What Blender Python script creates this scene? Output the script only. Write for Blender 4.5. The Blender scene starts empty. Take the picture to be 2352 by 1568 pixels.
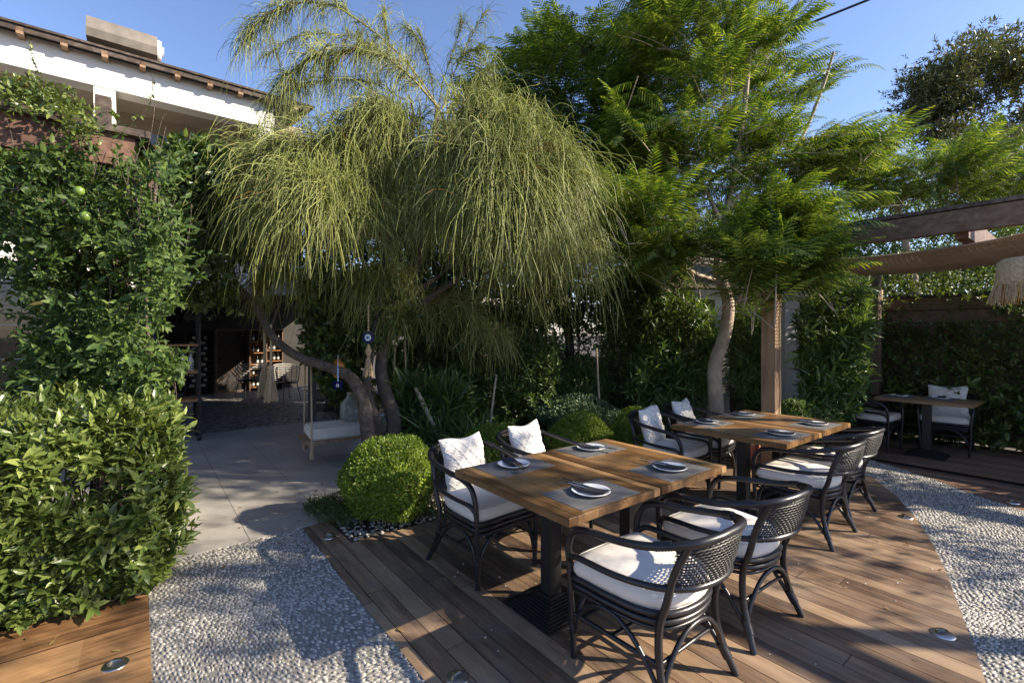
import bpy, bmesh, math, random
import numpy as np
from mathutils import Vector, Matrix
random.seed(7)
rng = np.random.default_rng(7)
R = math.radians
SC = bpy.context.scene
COL = SC.collection

# ------------------------------------------------------------------ camera, sky, sun, exposure
H, F, CX, CY = 1.58, 1085.0, 1176.0, 768.0      # eye height, focal length and horizon of the photograph
cd = bpy.data.cameras.new('camera'); cam = bpy.data.objects.new('camera', cd); COL.objects.link(cam)
cam.location = (0, 0, H); cam.rotation_euler = (R(90), 0, 0)
cd.sensor_width = 36; cd.lens = 36*F/2352; cd.shift_y = -(784-CY)/2352; cd.clip_start = .05; cd.clip_end = 2000
SC.camera = cam
SUN_EL, SUN_AZ = 30.0, 97.0                      # azimuth clockwise from +Y
w = bpy.data.worlds.new('World'); SC.world = w; w.use_nodes = True
nt = w.node_tree; bg = nt.nodes['Background']; sky = nt.nodes.new('ShaderNodeTexSky')
sky.sky_type = 'NISHITA'; sky.sun_disc = False; sky.sun_elevation = R(SUN_EL); sky.sun_rotation = R(SUN_AZ)
sky.air_density = 1.0; sky.dust_density = .4; sky.ozone_density = 6.0
tint = nt.nodes.new('ShaderNodeMix'); tint.data_type = 'RGBA'; tint.blend_type = 'MULTIPLY'; tint.inputs[0].default_value = 1
nt.links.new(sky.outputs[0], tint.inputs[6]); tint.inputs[7].default_value = (1.18, .97, .93, 1); nt.links.new(tint.outputs[2], bg.inputs[0]); bg.inputs[1].default_value = .114
sl = bpy.data.lights.new('sun', 'SUN'); so = bpy.data.objects.new('sun', sl); COL.objects.link(so)
sl.energy = 4.7; sl.angle = R(.5); sl.color = (1, .87, .68)
sd = Vector((math.sin(R(SUN_AZ))*math.cos(R(SUN_EL)), math.cos(R(SUN_AZ))*math.cos(R(SUN_EL)), math.sin(R(SUN_EL))))
so.rotation_euler = sd.to_track_quat('Z', 'Y').to_euler(); so.location = (20, 0, 20); SUNV = np.array(tuple(sd))
SC.view_settings.view_transform = 'Standard'; SC.view_settings.look = 'None'
SC.view_settings.exposure = 1.3; SC.view_settings.gamma = 1

# ------------------------------------------------------------------ helpers
def g(px, py, z=0.0):
    d = (H-z)*F/(py-CY); return Vector(((px-CX)/F*d, d, z))
def P(px, py, Y):
    return Vector(((px-CX)/F*Y, Y, H-(py-CY)/F*Y))
Bv = Vector((.787, .617, 0)); Av = Vector((-.617, .787, 0)); Bv.normalize(); Av.normalize()
ANG = math.atan2(Bv.y, Bv.x)
def ba(o, b, a, z=0): return Vector((o[0], o[1], 0)) + Bv*b + Av*a + Vector((0, 0, z))

def nrm(v): return v/np.maximum(np.linalg.norm(v, axis=-1, keepdims=True), 1e-9)
class MB:
    def __init__(s): s.V = []; s.F = []; s.M = []; s.n = 0; s.S = []
    def add(s, V, F, m=0, smooth=True):
        V = np.asarray(V, float).reshape(-1, 3)
        if isinstance(F, np.ndarray): F = [F]
        else:
            d = {}
            for f in F: d.setdefault(len(f), []).append(f)
            F = [np.array(x, int) for x in d.values()]
        for f in F:
            s.F.append(f + s.n); s.M.append(m); s.S.append(smooth)
        s.V.append(V); s.n += len(V)
    def box(s, c, size, rz=0, m=0, rot=None):
        x, y, z = [k/2 for k in size]
        V = np.array([(-x,-y,-z),(x,-y,-z),(x,y,-z),(-x,y,-z),(-x,-y,z),(x,-y,z),(x,y,z),(-x,y,z)])
        if rot is not None: V = V @ np.array(rot.to_3x3()).T
        elif rz:
            cc, ss = math.cos(rz), math.sin(rz); V = V @ np.array([(cc, ss, 0), (-ss, cc, 0), (0, 0, 1)])
        s.add(V+np.array(c), [(0,3,2,1),(4,5,6,7),(0,1,5,4),(1,2,6,5),(2,3,7,6),(3,0,4,7)], m, False)
    def beam(s, p0, p1, wd, ht, m=0):
        p0, p1 = Vector(p0), Vector(p1); d = p1-p0; L = d.length
        q = d.to_track_quat('X', 'Z').to_matrix()
        s.box((p0+p1)/2, (L, wd, ht), rot=q, m=m)
    def tube(s, path, r, n=8, m=0, caps=True, closed=False):
        p = np.asarray([tuple(q) for q in path], float); K = len(p)
        r = np.full(K, r) if np.isscalar(r) else np.asarray(r, float)
        if closed: t = np.roll(p, -1, 0)-np.roll(p, 1, 0)
        else: t = np.gradient(p, axis=0)
        t = nrm(t)
        ref = np.array((0, 0, 1.)) if abs(t[0, 2]) < .9 else np.array((1., 0, 0))
        u = np.zeros_like(p); u[0] = nrm(np.cross(t[0], ref))
        for i in range(1, K):
            a = u[i-1]-t[i]*np.dot(u[i-1], t[i]); u[i] = nrm(a)
        v = np.cross(t, u); an = np.arange(n)*2*math.pi/n
        V = p[:, None] + r[:, None, None]*(np.cos(an)[None, :, None]*u[:, None]+np.sin(an)[None, :, None]*v[:, None])
        KK = K if closed else K-1
        i = np.arange(KK)[:, None]; j = np.arange(n)[None]; i2 = (i+1) % K; j2 = (j+1) % n
        Fq = np.stack([i*n+j, i*n+j2, i2*n+j2, i2*n+j], -1).reshape(-1, 4)
        s.add(V.reshape(-1, 3), Fq, m)
        if caps and not closed:
            s.add(V[0][::-1], [tuple(range(n))], m, False); s.add(V[-1], [tuple(range(n))], m, False)
    def lathe(s, prof, c=(0, 0, 0), n=20, m=0, rot=None, smooth=True):
        an = np.arange(n)*2*math.pi/n; pr = np.array(prof, float)
        V = np.stack([pr[:, 0, None]*np.cos(an), pr[:, 0, None]*np.sin(an), np.repeat(pr[:, 1, None], n, 1)], -1)
        K = len(pr); i = np.arange(K-1)[:, None]; j = np.arange(n)[None]; j2 = (j+1) % n
        Fq = np.stack([i*n+j, i*n+j2, (i+1)*n+j2, (i+1)*n+j], -1).reshape(-1, 4)
        V = V.reshape(-1, 3)
        if rot is not None: V = V @ np.array(rot.to_3x3()).T
        s.add(V+np.array(c), Fq, m, smooth)
    def grid(s, G, m=0, smooth=True):
        a, b = G.shape[:2]; i = np.arange(a-1)[:, None]; j = np.arange(b-1)[None]
        Fq = np.stack([i*b+j, i*b+j+1, (i+1)*b+j+1, (i+1)*b+j], -1).reshape(-1, 4)
        s.add(G.reshape(-1, 3), Fq, m, smooth)
    def build(s, name, mats, parent=None):
        me = bpy.data.meshes.new(name)
        V = np.concatenate(s.V); me.vertices.add(len(V)); me.vertices.foreach_set('co', V.astype(np.float32).ravel())
        nl = sum(f.size for f in s.F); nf = sum(len(f) for f in s.F)
        me.loops.add(nl); me.polygons.add(nf)
        me.loops.foreach_set('vertex_index', np.concatenate([f.ravel() for f in s.F]).astype(np.int32))
        tot = np.concatenate([np.full(len(f), f.shape[1], np.int32) for f in s.F])
        st = np.concatenate([[0], np.cumsum(tot)[:-1]]).astype(np.int32)
        me.polygons.foreach_set('loop_start', st); me.polygons.foreach_set('loop_total', tot)
        me.polygons.foreach_set('material_index', np.concatenate([np.full(len(f), m, np.int32) for f, m in zip(s.F, s.M)]))
        me.polygons.foreach_set('use_smooth', np.concatenate([np.full(len(f), q, bool) for f, q in zip(s.F, s.S)]))
        for q in (mats if isinstance(mats, (list, tuple)) else [mats]): me.materials.append(q)
        me.update(calc_edges=True); me.validate()
        o = bpy.data.objects.new(name, me); COL.objects.link(o)
        if parent: o.parent = parent
        return o

def tag(o, label=None, cat=None, group=None, kind=None):
    if label: o['label'] = label
    if cat: o['category'] = cat
    if group: o['group'] = group
    if kind: o['kind'] = kind
    return o
def empty(name, loc=(0, 0, 0), rz=0, **k):
    o = bpy.data.objects.new(name, None); COL.objects.link(o); o.location = loc; o.rotation_euler.z = rz
    o.empty_display_size = .1
    return tag(o, **k)
def children(o): return [c for c in COL.objects if c.parent == o]
def copy_tree(o, parent=None):
    c = o.copy(); COL.objects.link(c)
    if parent: c.parent = parent
    for ch in children(o): copy_tree(ch, c)
    return c
def crom(pts, n=6, closed=False):
    p = np.array([tuple(q) for q in pts], float); K = len(p); out = []
    rg = range(K) if closed else range(K-1)
    for i in rg:
        if closed: a, b, c, d = p[(i-1) % K], p[i], p[(i+1) % K], p[(i+2) % K]
        else:
            b, c = p[i], p[i+1]; a = p[i-1] if i > 0 else 2*b-c; d = p[i+2] if i+2 < K else 2*c-b
        for t in np.arange(n)/n:
            out.append(.5*((2*b)+(-a+c)*t+(2*a-5*b+4*c-d)*t*t+(-a+3*b-3*c+d)*t**3))
    if not closed: out.append(p[-1])
    return np.array(out)

# ------------------------------------------------------------------ materials
def newmat(name):
    m = bpy.data.materials.new(name); m.use_nodes = True; t = m.node_tree
    return m, t, t.nodes['Principled BSDF']
def N(t, typ, **k):
    n = t.nodes.new(typ)
    for a, b in k.items():
        if a.startswith('i_'): n.inputs[int(a[2:])].default_value = b
        else: setattr(n, a, b)
    return n
def ramp(t, fac, stops, mode='LINEAR'):
    r = t.nodes.new('ShaderNodeValToRGB'); e = r.color_ramp.elements; r.color_ramp.interpolation = mode
    while len(e) < len(stops): e.new(.5)
    for q, (p, c) in zip(e, stops): q.position = p; q.color = (c[0], c[1], c[2], 1)
    t.links.new(fac, r.inputs[0]); return r.outputs[0]
def mathn(t, op, a, b=None, c=None):
    n = t.nodes.new('ShaderNodeMath'); n.operation = op
    for i, v in enumerate((a, b, c)):
        if v is None: continue
        if hasattr(v, 'links'): t.links.new(v, n.inputs[i])
        else: n.inputs[i].default_value = v
    return n.outputs[0]
def bump(t, h, b, strength=.3, dist=.01, prev=None):
    n = t.nodes.new('ShaderNodeBump'); n.inputs['Strength'].default_value = strength; n.inputs['Distance'].default_value = dist
    t.links.new(h, n.inputs['Height']); t.links.new(n.outputs[0], b.inputs['Normal'])
    if prev: t.links.new(prev.outputs[0], n.inputs['Normal'])
    return n
def noise(t, vec, scale, detail=4, rough=.6):
    n = t.nodes.new('ShaderNodeTexNoise'); n.inputs['Scale'].default_value = scale; n.inputs['Detail'].default_value = detail
    n.inputs['Roughness'].default_value = rough
    if vec is not None: t.links.new(vec, n.inputs['Vector'])
    return n.outputs[0]
def mapping(t, vec, scale=(1, 1, 1), rot=(0, 0, 0), loc=(0, 0, 0)):
    n = t.nodes.new('ShaderNodeMapping'); n.inputs['Scale'].default_value = scale
    n.inputs['Rotation'].default_value = rot; n.inputs['Location'].default_value = loc
    t.links.new(vec, n.inputs['Vector']); return n.outputs[0]
def objco(t): return t.nodes.new('ShaderNodeTexCoord').outputs['Object']
def mixc(t, f, a, b, mode='MIX'):
    n = t.nodes.new('ShaderNodeMix'); n.data_type = 'RGBA'; n.blend_type = mode
    for s_, v in ((n.inputs[0], f), (n.inputs[6], a), (n.inputs[7], b)):
        if hasattr(v, 'links'): t.links.new(v, s_)
        elif isinstance(v, (int, float)): s_.default_value = v
        else: s_.default_value = (v[0], v[1], v[2], 1)
    return n.outputs[2]

def plain(name, col, rough=.6, metal=0, var=.12, scale=8, bmp=.1, spec=.5, bscale=60, bd=.003):
    m, t, b = newmat(name); co = objco(t); nz = noise(t, co, scale, 5)
    lo = tuple(c*(1-var) for c in col); hi = tuple(min(1, c*(1+var)) for c in col)
    t.links.new(ramp(t, nz, [(.3, lo), (.7, hi)]), b.inputs['Base Color'])
    b.inputs['Roughness'].default_value = rough; b.inputs['Metallic'].default_value = metal
    b.inputs['Specular IOR Level'].default_value = spec
    if bmp: bump(t, noise(t, co, bscale, 3), b, bmp, bd)
    if name.startswith('cushion'): bump(t, mathn(t, 'ADD', mathn(t, 'MULTIPLY', noise(t, co, 9, 2), 1.0), mathn(t, 'MULTIPLY', noise(t, co, 420, 2), .05)), b, .5, .012)
    return m
def leafmat(name, dark, mid, light, trans=.3, rough=.45, tipped=False, spec=.5):
    m, t, b = newmat(name); ge = t.nodes.new('ShaderNodeNewGeometry')
    nz = noise(t, objco(t), 2.2, 2)
    f = mathn(t, 'ADD', mathn(t, 'MULTIPLY', ge.outputs['Random Per Island'], .7), mathn(t, 'MULTIPLY', mathn(t, 'SUBTRACT', nz, .3), .75))
    c = ramp(t, f, [(.06, (dark[0]*3.2, dark[1]*1.2, dark[2]*1.3)), (.10, dark), (.5, mid), (.95, light)])
    t.links.new(c, b.inputs['Base Color']); b.inputs['Roughness'].default_value = rough
    b.inputs['Specular IOR Level'].default_value = spec
    tr = t.nodes.new('ShaderNodeBsdfTranslucent'); mx = t.nodes.new('ShaderNodeMixShader'); mx.inputs[0].default_value = trans
    c2 = mixc(t, 1.0, c, (1.45, 1.4, .6), 'MULTIPLY'); t.links.new(c2, tr.inputs[0])
    t.links.new(b.outputs[0], mx.inputs[1]); t.links.new(tr.outputs[0], mx.inputs[2])
    t.links.new(mx.outputs[0], t.nodes['Material Output'].inputs[0]); return m
def woodmat(name, cols, along='X', scale=1.0, board=0, rough=.6, rot=0, gloss=None, knots=True, ribs=0, bias=.0, seam=False):
    """grain along local axis; board = board width across, seen as tone steps between boards"""
    m, t, b = newmat(name); co = mapping(t, objco(t), rot=(0, 0, -rot)) if rot else objco(t)
    sc = (1.2, 14, 14) if along == 'X' else ((14, 1.2, 14) if along == 'Y' else (14, 14, 1.2))
    st = mapping(t, co, scale=tuple(k*scale for k in sc))
    n1 = noise(t, st, 1.6, 7, .65); sep = t.nodes.new('ShaderNodeSeparateXYZ'); t.links.new(co, sep.inputs[0])
    f = mathn(t, 'MULTIPLY', n1, .75)
    if board:
        ax = sep.outputs[1] if along == 'X' else sep.outputs[0]
        idx = mathn(t, 'FLOOR', mathn(t, 'DIVIDE', ax, board))
        wn = t.nodes.new('ShaderNodeTexWhiteNoise'); wn.noise_dimensions = '1D'; t.links.new(idx, wn.inputs['W'])
        f = mathn(t, 'ADD', f, mathn(t, 'MULTIPLY', wn.outputs['Value'], .26))
        al = sep.outputs[0] if along == 'X' else sep.outputs[1]
        sg = mathn(t, 'DIVIDE', mathn(t, 'ADD', al, mathn(t, 'MULTIPLY', wn.outputs['Value'], 17.)), 2.3)
        w2 = t.nodes.new('ShaderNodeTexWhiteNoise'); w2.noise_dimensions = '1D'; t.links.new(mathn(t, 'ADD', mathn(t, 'MULTIPLY', idx, 7.31), mathn(t, 'FLOOR', sg)), w2.inputs['W'])
        f = mathn(t, 'ADD', f, mathn(t, 'MULTIPLY', mathn(t, 'SUBTRACT', w2.outputs['Value'], .5), .22))
        butt = mathn(t, 'LESS_THAN', mathn(t, 'FRACT', sg), .0022) if ribs else None
    else: f = mathn(t, 'ADD', f, .13)
    big = noise(t, co, 1.3, 4); f = mathn(t, 'ADD', f, mathn(t, 'MULTIPLY', mathn(t, 'SUBTRACT', big, .5), .55+bias))
    c = ramp(t, f, [(.30, cols[0]), (.50, cols[1]), (.72, cols[2])])
    if seam:
        fr = mathn(t, 'FRACT', mathn(t, 'DIVIDE', ax, board)); c = mixc(t, mathn(t, 'LESS_THAN', fr, .018), c, (.035,.018,.01))
    if ribs:
        gz = noise(t, co, 2.7, 6, .7); c = mixc(t, ramp(t, gz, [(.48, (0,0,0)), (.72, (.55,.55,.55))]), c, (.20,.165,.14)); c = mixc(t, butt, c, (.02,.015,.01))
    t.links.new(c, b.inputs['Base Color']); b.inputs['Roughness'].default_value = rough
    if gloss: t.links.new(ramp(t, big, [(.35, (gloss,)*3), (.7, (rough,)*3)]), b.inputs['Roughness'])
    h = n1
    if ribs:
        ax = sep.outputs[1] if along == 'X' else sep.outputs[0]
        h = mathn(t, 'ADD', mathn(t, 'MULTIPLY', n1, .7), mathn(t, 'MULTIPLY', mathn(t, 'SINE', mathn(t, 'MULTIPLY', ax, 2*math.pi/ribs)), .35))
    bump(t, h, b, .5, .003)
    return m

M = {}
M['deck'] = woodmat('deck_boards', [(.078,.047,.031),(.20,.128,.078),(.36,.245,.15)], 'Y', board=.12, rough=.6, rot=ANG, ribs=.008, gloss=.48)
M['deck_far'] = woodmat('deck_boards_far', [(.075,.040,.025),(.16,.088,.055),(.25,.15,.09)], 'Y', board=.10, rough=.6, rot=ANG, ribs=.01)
M['deck_left'] = woodmat('oiled_deck', [(.085,.04,.018),(.25,.13,.055),(.42,.24,.105)], 'X', board=.3, rough=.5, rot=ANG, scale=1.5, bias=.2, seam=True)
M['table'] = woodmat('table_wood', [(.10,.052,.022),(.245,.135,.055),(.40,.24,.105)], 'Y', board=.145, rough=.36, scale=.55, gloss=.24, seam=True)
M['table_far'] = woodmat('table_wood_dark', [(.14,.075,.035),(.27,.16,.08),(.38,.24,.13)], 'Y', board=.145, rough=.4, scale=.55, seam=True)
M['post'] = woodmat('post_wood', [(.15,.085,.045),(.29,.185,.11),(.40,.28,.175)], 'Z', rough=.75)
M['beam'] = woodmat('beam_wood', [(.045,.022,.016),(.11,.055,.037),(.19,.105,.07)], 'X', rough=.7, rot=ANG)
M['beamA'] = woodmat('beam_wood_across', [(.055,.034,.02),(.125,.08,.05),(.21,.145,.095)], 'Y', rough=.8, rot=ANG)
M['old_beam'] = woodmat('weathered_beam', [(.018,.013,.011),(.06,.043,.034),(.15,.12,.10)], 'X', rough=.85, rot=ANG)
M['black'] = plain('black_rattan', (.014,.014,.017), .33, var=.3, scale=30, bmp=.12, bscale=40)
M['wick'] = plain('black_wicker', (.022,.021,.022), .45, var=.3, scale=60, bmp=.1)
M['iron'] = plain('black_iron', (.012,.012,.013), .5, var=.2, bmp=.15, bscale=120)
M['cushion'] = plain('cushion_fabric', (.69,.655,.60), .9, var=.03, scale=5, bmp=.12, bscale=420, bd=.002, spec=.2)
M['macrame'] = plain('macrame_cotton', (.64,.61,.57), .95, var=.04, scale=20, bmp=.25, bscale=300, spec=.15)
M['plate'] = plain('white_porcelain', (.80,.80,.79), .18, var=.02, bmp=0)
M['napkin'] = plain('dark_napkin', (.030,.031,.038), .9, var=.15, scale=30, bmp=.2, bscale=400, spec=.15)
M['steel'] = plain('steel', (.55,.54,.52), .25, 1, var=.1, bmp=.05)
M['chrome'] = plain('brushed_steel', (.62,.61,.60), .3, 1, var=.15, bmp=.08, bscale=90)
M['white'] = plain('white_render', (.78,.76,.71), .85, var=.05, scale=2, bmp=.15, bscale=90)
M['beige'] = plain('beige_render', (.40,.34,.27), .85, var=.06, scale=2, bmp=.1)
M['grey_metal'] = plain('grey_aluminium', (.20,.19,.18), .45, .4, var=.1, bmp=0)
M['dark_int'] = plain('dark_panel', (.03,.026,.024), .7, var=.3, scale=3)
M['rope'] = plain('jute_rope', (.46,.36,.24), .95, var=.25, scale=80, bmp=.6, bscale=260, bd=.004, spec=.1)
M['straw'] = plain('straw', (.50,.36,.21), .9, var=.35, scale=50, bmp=.5, bscale=120, bd=.006, spec=.15)
M['terracotta'] = plain('terracotta', (.42,.15,.09), .8, var=.15)
M['soil'] = plain('soil', (.075,.06,.047), .95, var=.4, scale=6, bmp=.6, bscale=40, bd=.02)
M['bark'] = plain('bark', (.105,.082,.065), .9, var=.45, scale=14, bmp=1, bscale=28, bd=.04)
M['bark_pale'] = plain('pale_bark', (.36,.29,.22), .85, var=.28, scale=7, bmp=.6, bscale=22, bd=.014)
M['bark_dark'] = plain('dark_bark', (.07,.055,.045), .9, var=.3, scale=12, bmp=.6, bscale=35, bd=.01)
M['blue'] = plain('cobalt_glass', (.004,.008,.065), .12, var=.1, bmp=0)
M['sky_blue'] = plain('pale_blue_glass', (.30,.50,.68), .2, var=.05, bmp=0)
M['amber'] = plain('amber_glass', (.62,.27,.06), .25, var=.2, bmp=.1)
M['label'] = plain('white_label', (.55,.53,.50), .7, var=.1, bmp=0)
M['bottle'] = plain('bottle_glass', (.012,.018,.013), .15, var=.2, bmp=0)
M['fruit'] = plain('green_citrus', (.13,.21,.035), .4, var=.2, bmp=.2, bscale=200)
M['hide'] = plain('wood_shelf', (.42,.20,.075), .5, var=.25, scale=10)
def glassmat(name, col, rough=.03, ior=1.45, tint=.75):
    m, t, b = newmat(name); b.inputs['Base Color'].default_value = (*col, 1); b.inputs['Roughness'].default_value = rough
    tr = t.nodes.new('ShaderNodeBsdfTransparent'); tr.inputs[0].default_value = (*[tint*c for c in (1, 1, 1)], 1)
    gl = t.nodes.new('ShaderNodeBsdfGlossy'); gl.inputs[1].default_value = rough; gl.inputs[0].default_value = (.9,.9,.9,1)
    fr = t.nodes.new('ShaderNodeFresnel'); fr.inputs[0].default_value = ior
    mx = t.nodes.new('ShaderNodeMixShader'); t.links.new(fr.outputs[0], mx.inputs[0])
    t.links.new(tr.outputs[0], mx.inputs[1]); t.links.new(gl.outputs[0], mx.inputs[2])
    t.links.new(mx.outputs[0], t.nodes['Material Output'].inputs[0]); return m
M['glass'] = glassmat('window_glass', (.8,.8,.8), tint=.55, ior=1.6)
M['jar'] = glassmat('jar_glass', (.8,.8,.8), tint=.86, ior=1.5, rough=.06)
_t = M['jar'].node_tree; _o = _t.nodes['Material Output']; _s = _o.inputs[0].links[0].from_socket
_d = _t.nodes.new('ShaderNodeBsdfDiffuse'); _d.inputs[0].default_value = (.75,.78,.76,1); _m = _t.nodes.new('ShaderNodeMixShader'); _m.inputs[0].default_value = .22
_t.links.new(_s, _m.inputs[1]); _t.links.new(_d.outputs[0], _m.inputs[2]); _t.links.new(_m.outputs[0], _o.inputs[0])
# placemat: woven rows
def mat_mat():
    m, t, b = newmat('placemat_weave'); co = objco(t)
    n1 = noise(t, mapping(t, co, scale=(6, 260, 1)), 1.2, 3)
    c = ramp(t, n1, [(.3, (.055,.054,.055)), (.5, (.10,.098,.098)), (.72, (.19,.185,.18))])
    t.links.new(c, b.inputs['Base Color']); b.inputs['Roughness'].default_value = .75
    bump(t, n1, b, .6, .002); return m
M['mat'] = mat_mat()
# stone tiles: joints every 0.6 m across, 1.2 m along
def tile_mat():
    m, t, b = newmat('stone_tiles'); co = mapping(t, objco(t), rot=(0, 0, -ANG)); s = t.nodes.new('ShaderNodeSeparateXYZ'); t.links.new(co, s.inputs[0])
    def joint(v, sz, off):
        f = mathn(t, 'FRACT', mathn(t, 'DIVIDE', mathn(t, 'ADD', v, off), sz))
        d = mathn(t, 'ABSOLUTE', mathn(t, 'SUBTRACT', f, .5)); return mathn(t, 'GREATER_THAN', d, .5-.0028/sz)
    j = mathn(t, 'MAXIMUM', joint(s.outputs[0], .595, -.654), joint(s.outputs[1], 1.19, .2))
    n1 = noise(t, co, 1.6, 6, .6); n2 = noise(t, co, 14, 4)
    c = ramp(t, mathn(t, 'ADD', mathn(t, 'MULTIPLY', n1, .8), mathn(t, 'MULTIPLY', n2, .2)), [(.3, (.27,.25,.23)), (.55, (.37,.35,.32)), (.75, (.48,.45,.41))])
    t.links.new(mixc(t, j, c, (.085,.08,.075)), b.inputs['Base Color'])
    t.links.new(ramp(t, n1, [(.3, (.36,)*3), (.7, (.6,)*3)]), b.inputs['Roughness'])
    h = mathn(t, 'SUBTRACT', mathn(t, 'MULTIPLY', n2, .3), j); bump(t, h, b, .3, .003); return m
M['tile'] = tile_mat()
M['mortar'] = plain('dark_mortar', (.21,.20,.18), .9, var=.3, scale=30, bmp=.5, bscale=120)
def pebmat():
    m, t, b = newmat('white_pebbles'); ge = t.nodes.new('ShaderNodeNewGeometry'); nz = noise(t, objco(t), 1.2, 3)
    f = mathn(t, 'ADD', mathn(t, 'MULTIPLY', ge.outputs['Random Per Island'], .7), mathn(t, 'MULTIPLY', nz, .35))
    t.links.new(ramp(t, f, [(.08, (.13,.12,.105)), (.4, (.27,.255,.23)), (.7, (.37,.35,.315)), (.98, (.48,.455,.41))]), b.inputs['Base Color'])
    b.inputs['Roughness'].default_value = .55; return m
M['pebble'] = pebmat()
# foliage
M['l_hedge'] = leafmat('hedge_leaf', (.035,.06,.014), (.10,.15,.034), (.27,.32,.09), .3, rough=.36)
M['l_jas'] = leafmat('jasmine_leaf', (.022,.048,.013), (.055,.100,.024), (.14,.20,.05), .25, rough=.5, spec=.25)
M['l_box'] = leafmat('box_leaf', (.05,.105,.012), (.15,.24,.025), (.34,.42,.05), .32)
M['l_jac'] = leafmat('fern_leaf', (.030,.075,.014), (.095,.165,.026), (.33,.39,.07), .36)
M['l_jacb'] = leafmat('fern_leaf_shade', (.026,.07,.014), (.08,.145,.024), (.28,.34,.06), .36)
M['l_weep'] = leafmat('weeping_twig', (.10,.13,.03), (.27,.315,.08), (.55,.57,.20), .3, rough=.4)
M['l_lemon'] = leafmat('citrus_leaf', (.02,.042,.012), (.05,.09,.022), (.15,.20,.04), .25, rough=.35)
M['l_dark'] = leafmat('shade_leaf', (.03,.065,.02), (.075,.13,.035), (.17,.23,.06), .28)
M['l_ole'] = leafmat('oleander_leaf', (.035,.075,.022), (.085,.15,.04), (.19,.27,.07), .28)
M['l_ivy'] = leafmat('ivy_leaf', (.03,.055,.016), (.07,.11,.026), (.16,.21,.04), .3)
M['l_euc'] = leafmat('eucalypt_leaf', (.035,.05,.018), (.075,.09,.03), (.15,.15,.05), .25)
M['l_jun'] = leafmat('juniper_leaf', (.05,.10,.05), (.11,.18,.09), (.20,.28,.14), .2)
# ------------------------------------------------------------------ the setting: ground, tiles, decks, pebble paths
def struct(o): o['kind'] = 'structure'; return o
mb = MB(); mb.add([(-300,-300,-.06),(300,-300,-.06),(300,600,-.06),(-300,600,-.06)], [(0,1,2,3)], 0, False)
struct(mb.build('ground', M['soil']))

def slab(poly, z, th, name, mat, boards=None, gap=.006):
    bm = bmesh.new()
    if boards:
        lo = min(Vector(p).dot(boards[0]) for p in poly); hi = max(Vector(p).dot(boards[0]) for p in poly)
        k0, k1 = math.floor(lo/boards[1]), math.ceil(hi/boards[1])
        for k in range(k0, k1):
            b2 = bmesh.new(); b2.faces.new([b2.verts.new((p[0], p[1], z)) for p in poly])
            for sgn, lim in ((-1, k*boards[1]+gap/2), (1, (k+1)*boards[1]-gap/2)):
                bmesh.ops.bisect_plane(b2, geom=b2.verts[:]+b2.edges[:]+b2.faces[:], plane_co=boards[0]*lim, plane_no=boards[0]*sgn, clear_outer=True)
            tmp = bpy.data.meshes.new('t'); b2.to_mesh(tmp); bm.from_mesh(tmp); b2.free(); bpy.data.meshes.remove(tmp)
    else: bm.faces.new([bm.verts.new((p[0], p[1], z)) for p in poly])
    bmesh.ops.recalc_face_normals(bm, faces=bm.faces[:])
    for f in bm.faces:
        if f.normal.z < 0: f.normal_flip()
    r = bmesh.ops.extrude_face_region(bm, geom=bm.faces[:])
    # extruded copy becomes the top; push the originals down
    top = [v for v in r['geom'] if isinstance(v, bmesh.types.BMVert)]; ts = set(top)
    for v in bm.verts:
        if v not in ts: v.co.z -= th
    me = bpy.data.meshes.new(name); bm.to_mesh(me); bm.free(); me.materials.append(mat)
    o = bpy.data.objects.new(name, me); COL.objects.link(o); return o
def gp(*pp): return [g(x, y).to_2d() for x, y in pp]

TB = [(390.9,1285.8), (751.9,1195.6)]                      # tile edge toward the pebbles
left_curve = [(695,1212), (736,1262), (780,1319), (826,1378), (870,1430), (919,1491), (981,1568), (1100,1740)]
inner = [(2320,1740), (2265,1568), (2235,1480), (2205,1400), (2172,1310), (2140,1245), (2105,1190), (2060,1140), (2010,1100), (1950,1072), (1870,1052), (1780,1040), (1700,1030)]
outer = [(2900,1330), (2352,1172), (2240,1135), (2140,1098), (2050,1070), (1985,1050), (1900,1030), (1800,1018), (1700,1008)]
bedc = g(807, 1246).to_2d(); bedf = bedc + Bv.to_2d()*5.6
def bbmed(): pass
# main deck
poly = gp(*left_curve); poly.append(Vector((.1, -2.5))); poly.append(Vector((2.2, -2.5)))
poly += gp(*inner); poly += [bedf, bedc, g(751.9, 1195.6).to_2d()]
def orient(pl):
    a = sum(pl[i][0]*pl[(i+1) % len(pl)][1]-pl[(i+1) % len(pl)][0]*pl[i][1] for i in range(len(pl)))
    return pl if a > 0 else pl[::-1]
DECKP = orient(poly)
struct(slab(DECKP, 0, .03, 'deck', M['deck'], (Bv, .12)))
# far deck beyond the pebble path
hw0, hw1 = g(2242, 1030).to_2d(), g(2352, 1042).to_2d()
hd = -Av.to_2d()
far = gp(*outer[::-1]); far = far + [Vector((9.5, 2.2)), Vector((hw0+hd*4.5)), Vector((hw0+Bv.to_2d()*.5-hd*3.0)), Vector((hw0-hd*3.2-Bv.to_2d()*.6))]
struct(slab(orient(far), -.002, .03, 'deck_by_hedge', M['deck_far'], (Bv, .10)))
# left oiled deck
ld = [g(340,1362).to_2d(), g(349,1568).to_2d(), Vector((g(349,1568).x+.15, -1.5)), Vector((-5, -1.5)), Vector((-5, .4)), g(-300,1530).to_2d()]
struct(slab(orient(ld), .002, .035, 'deck_by_planter', M['deck_left'], (Av, .30)))
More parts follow.
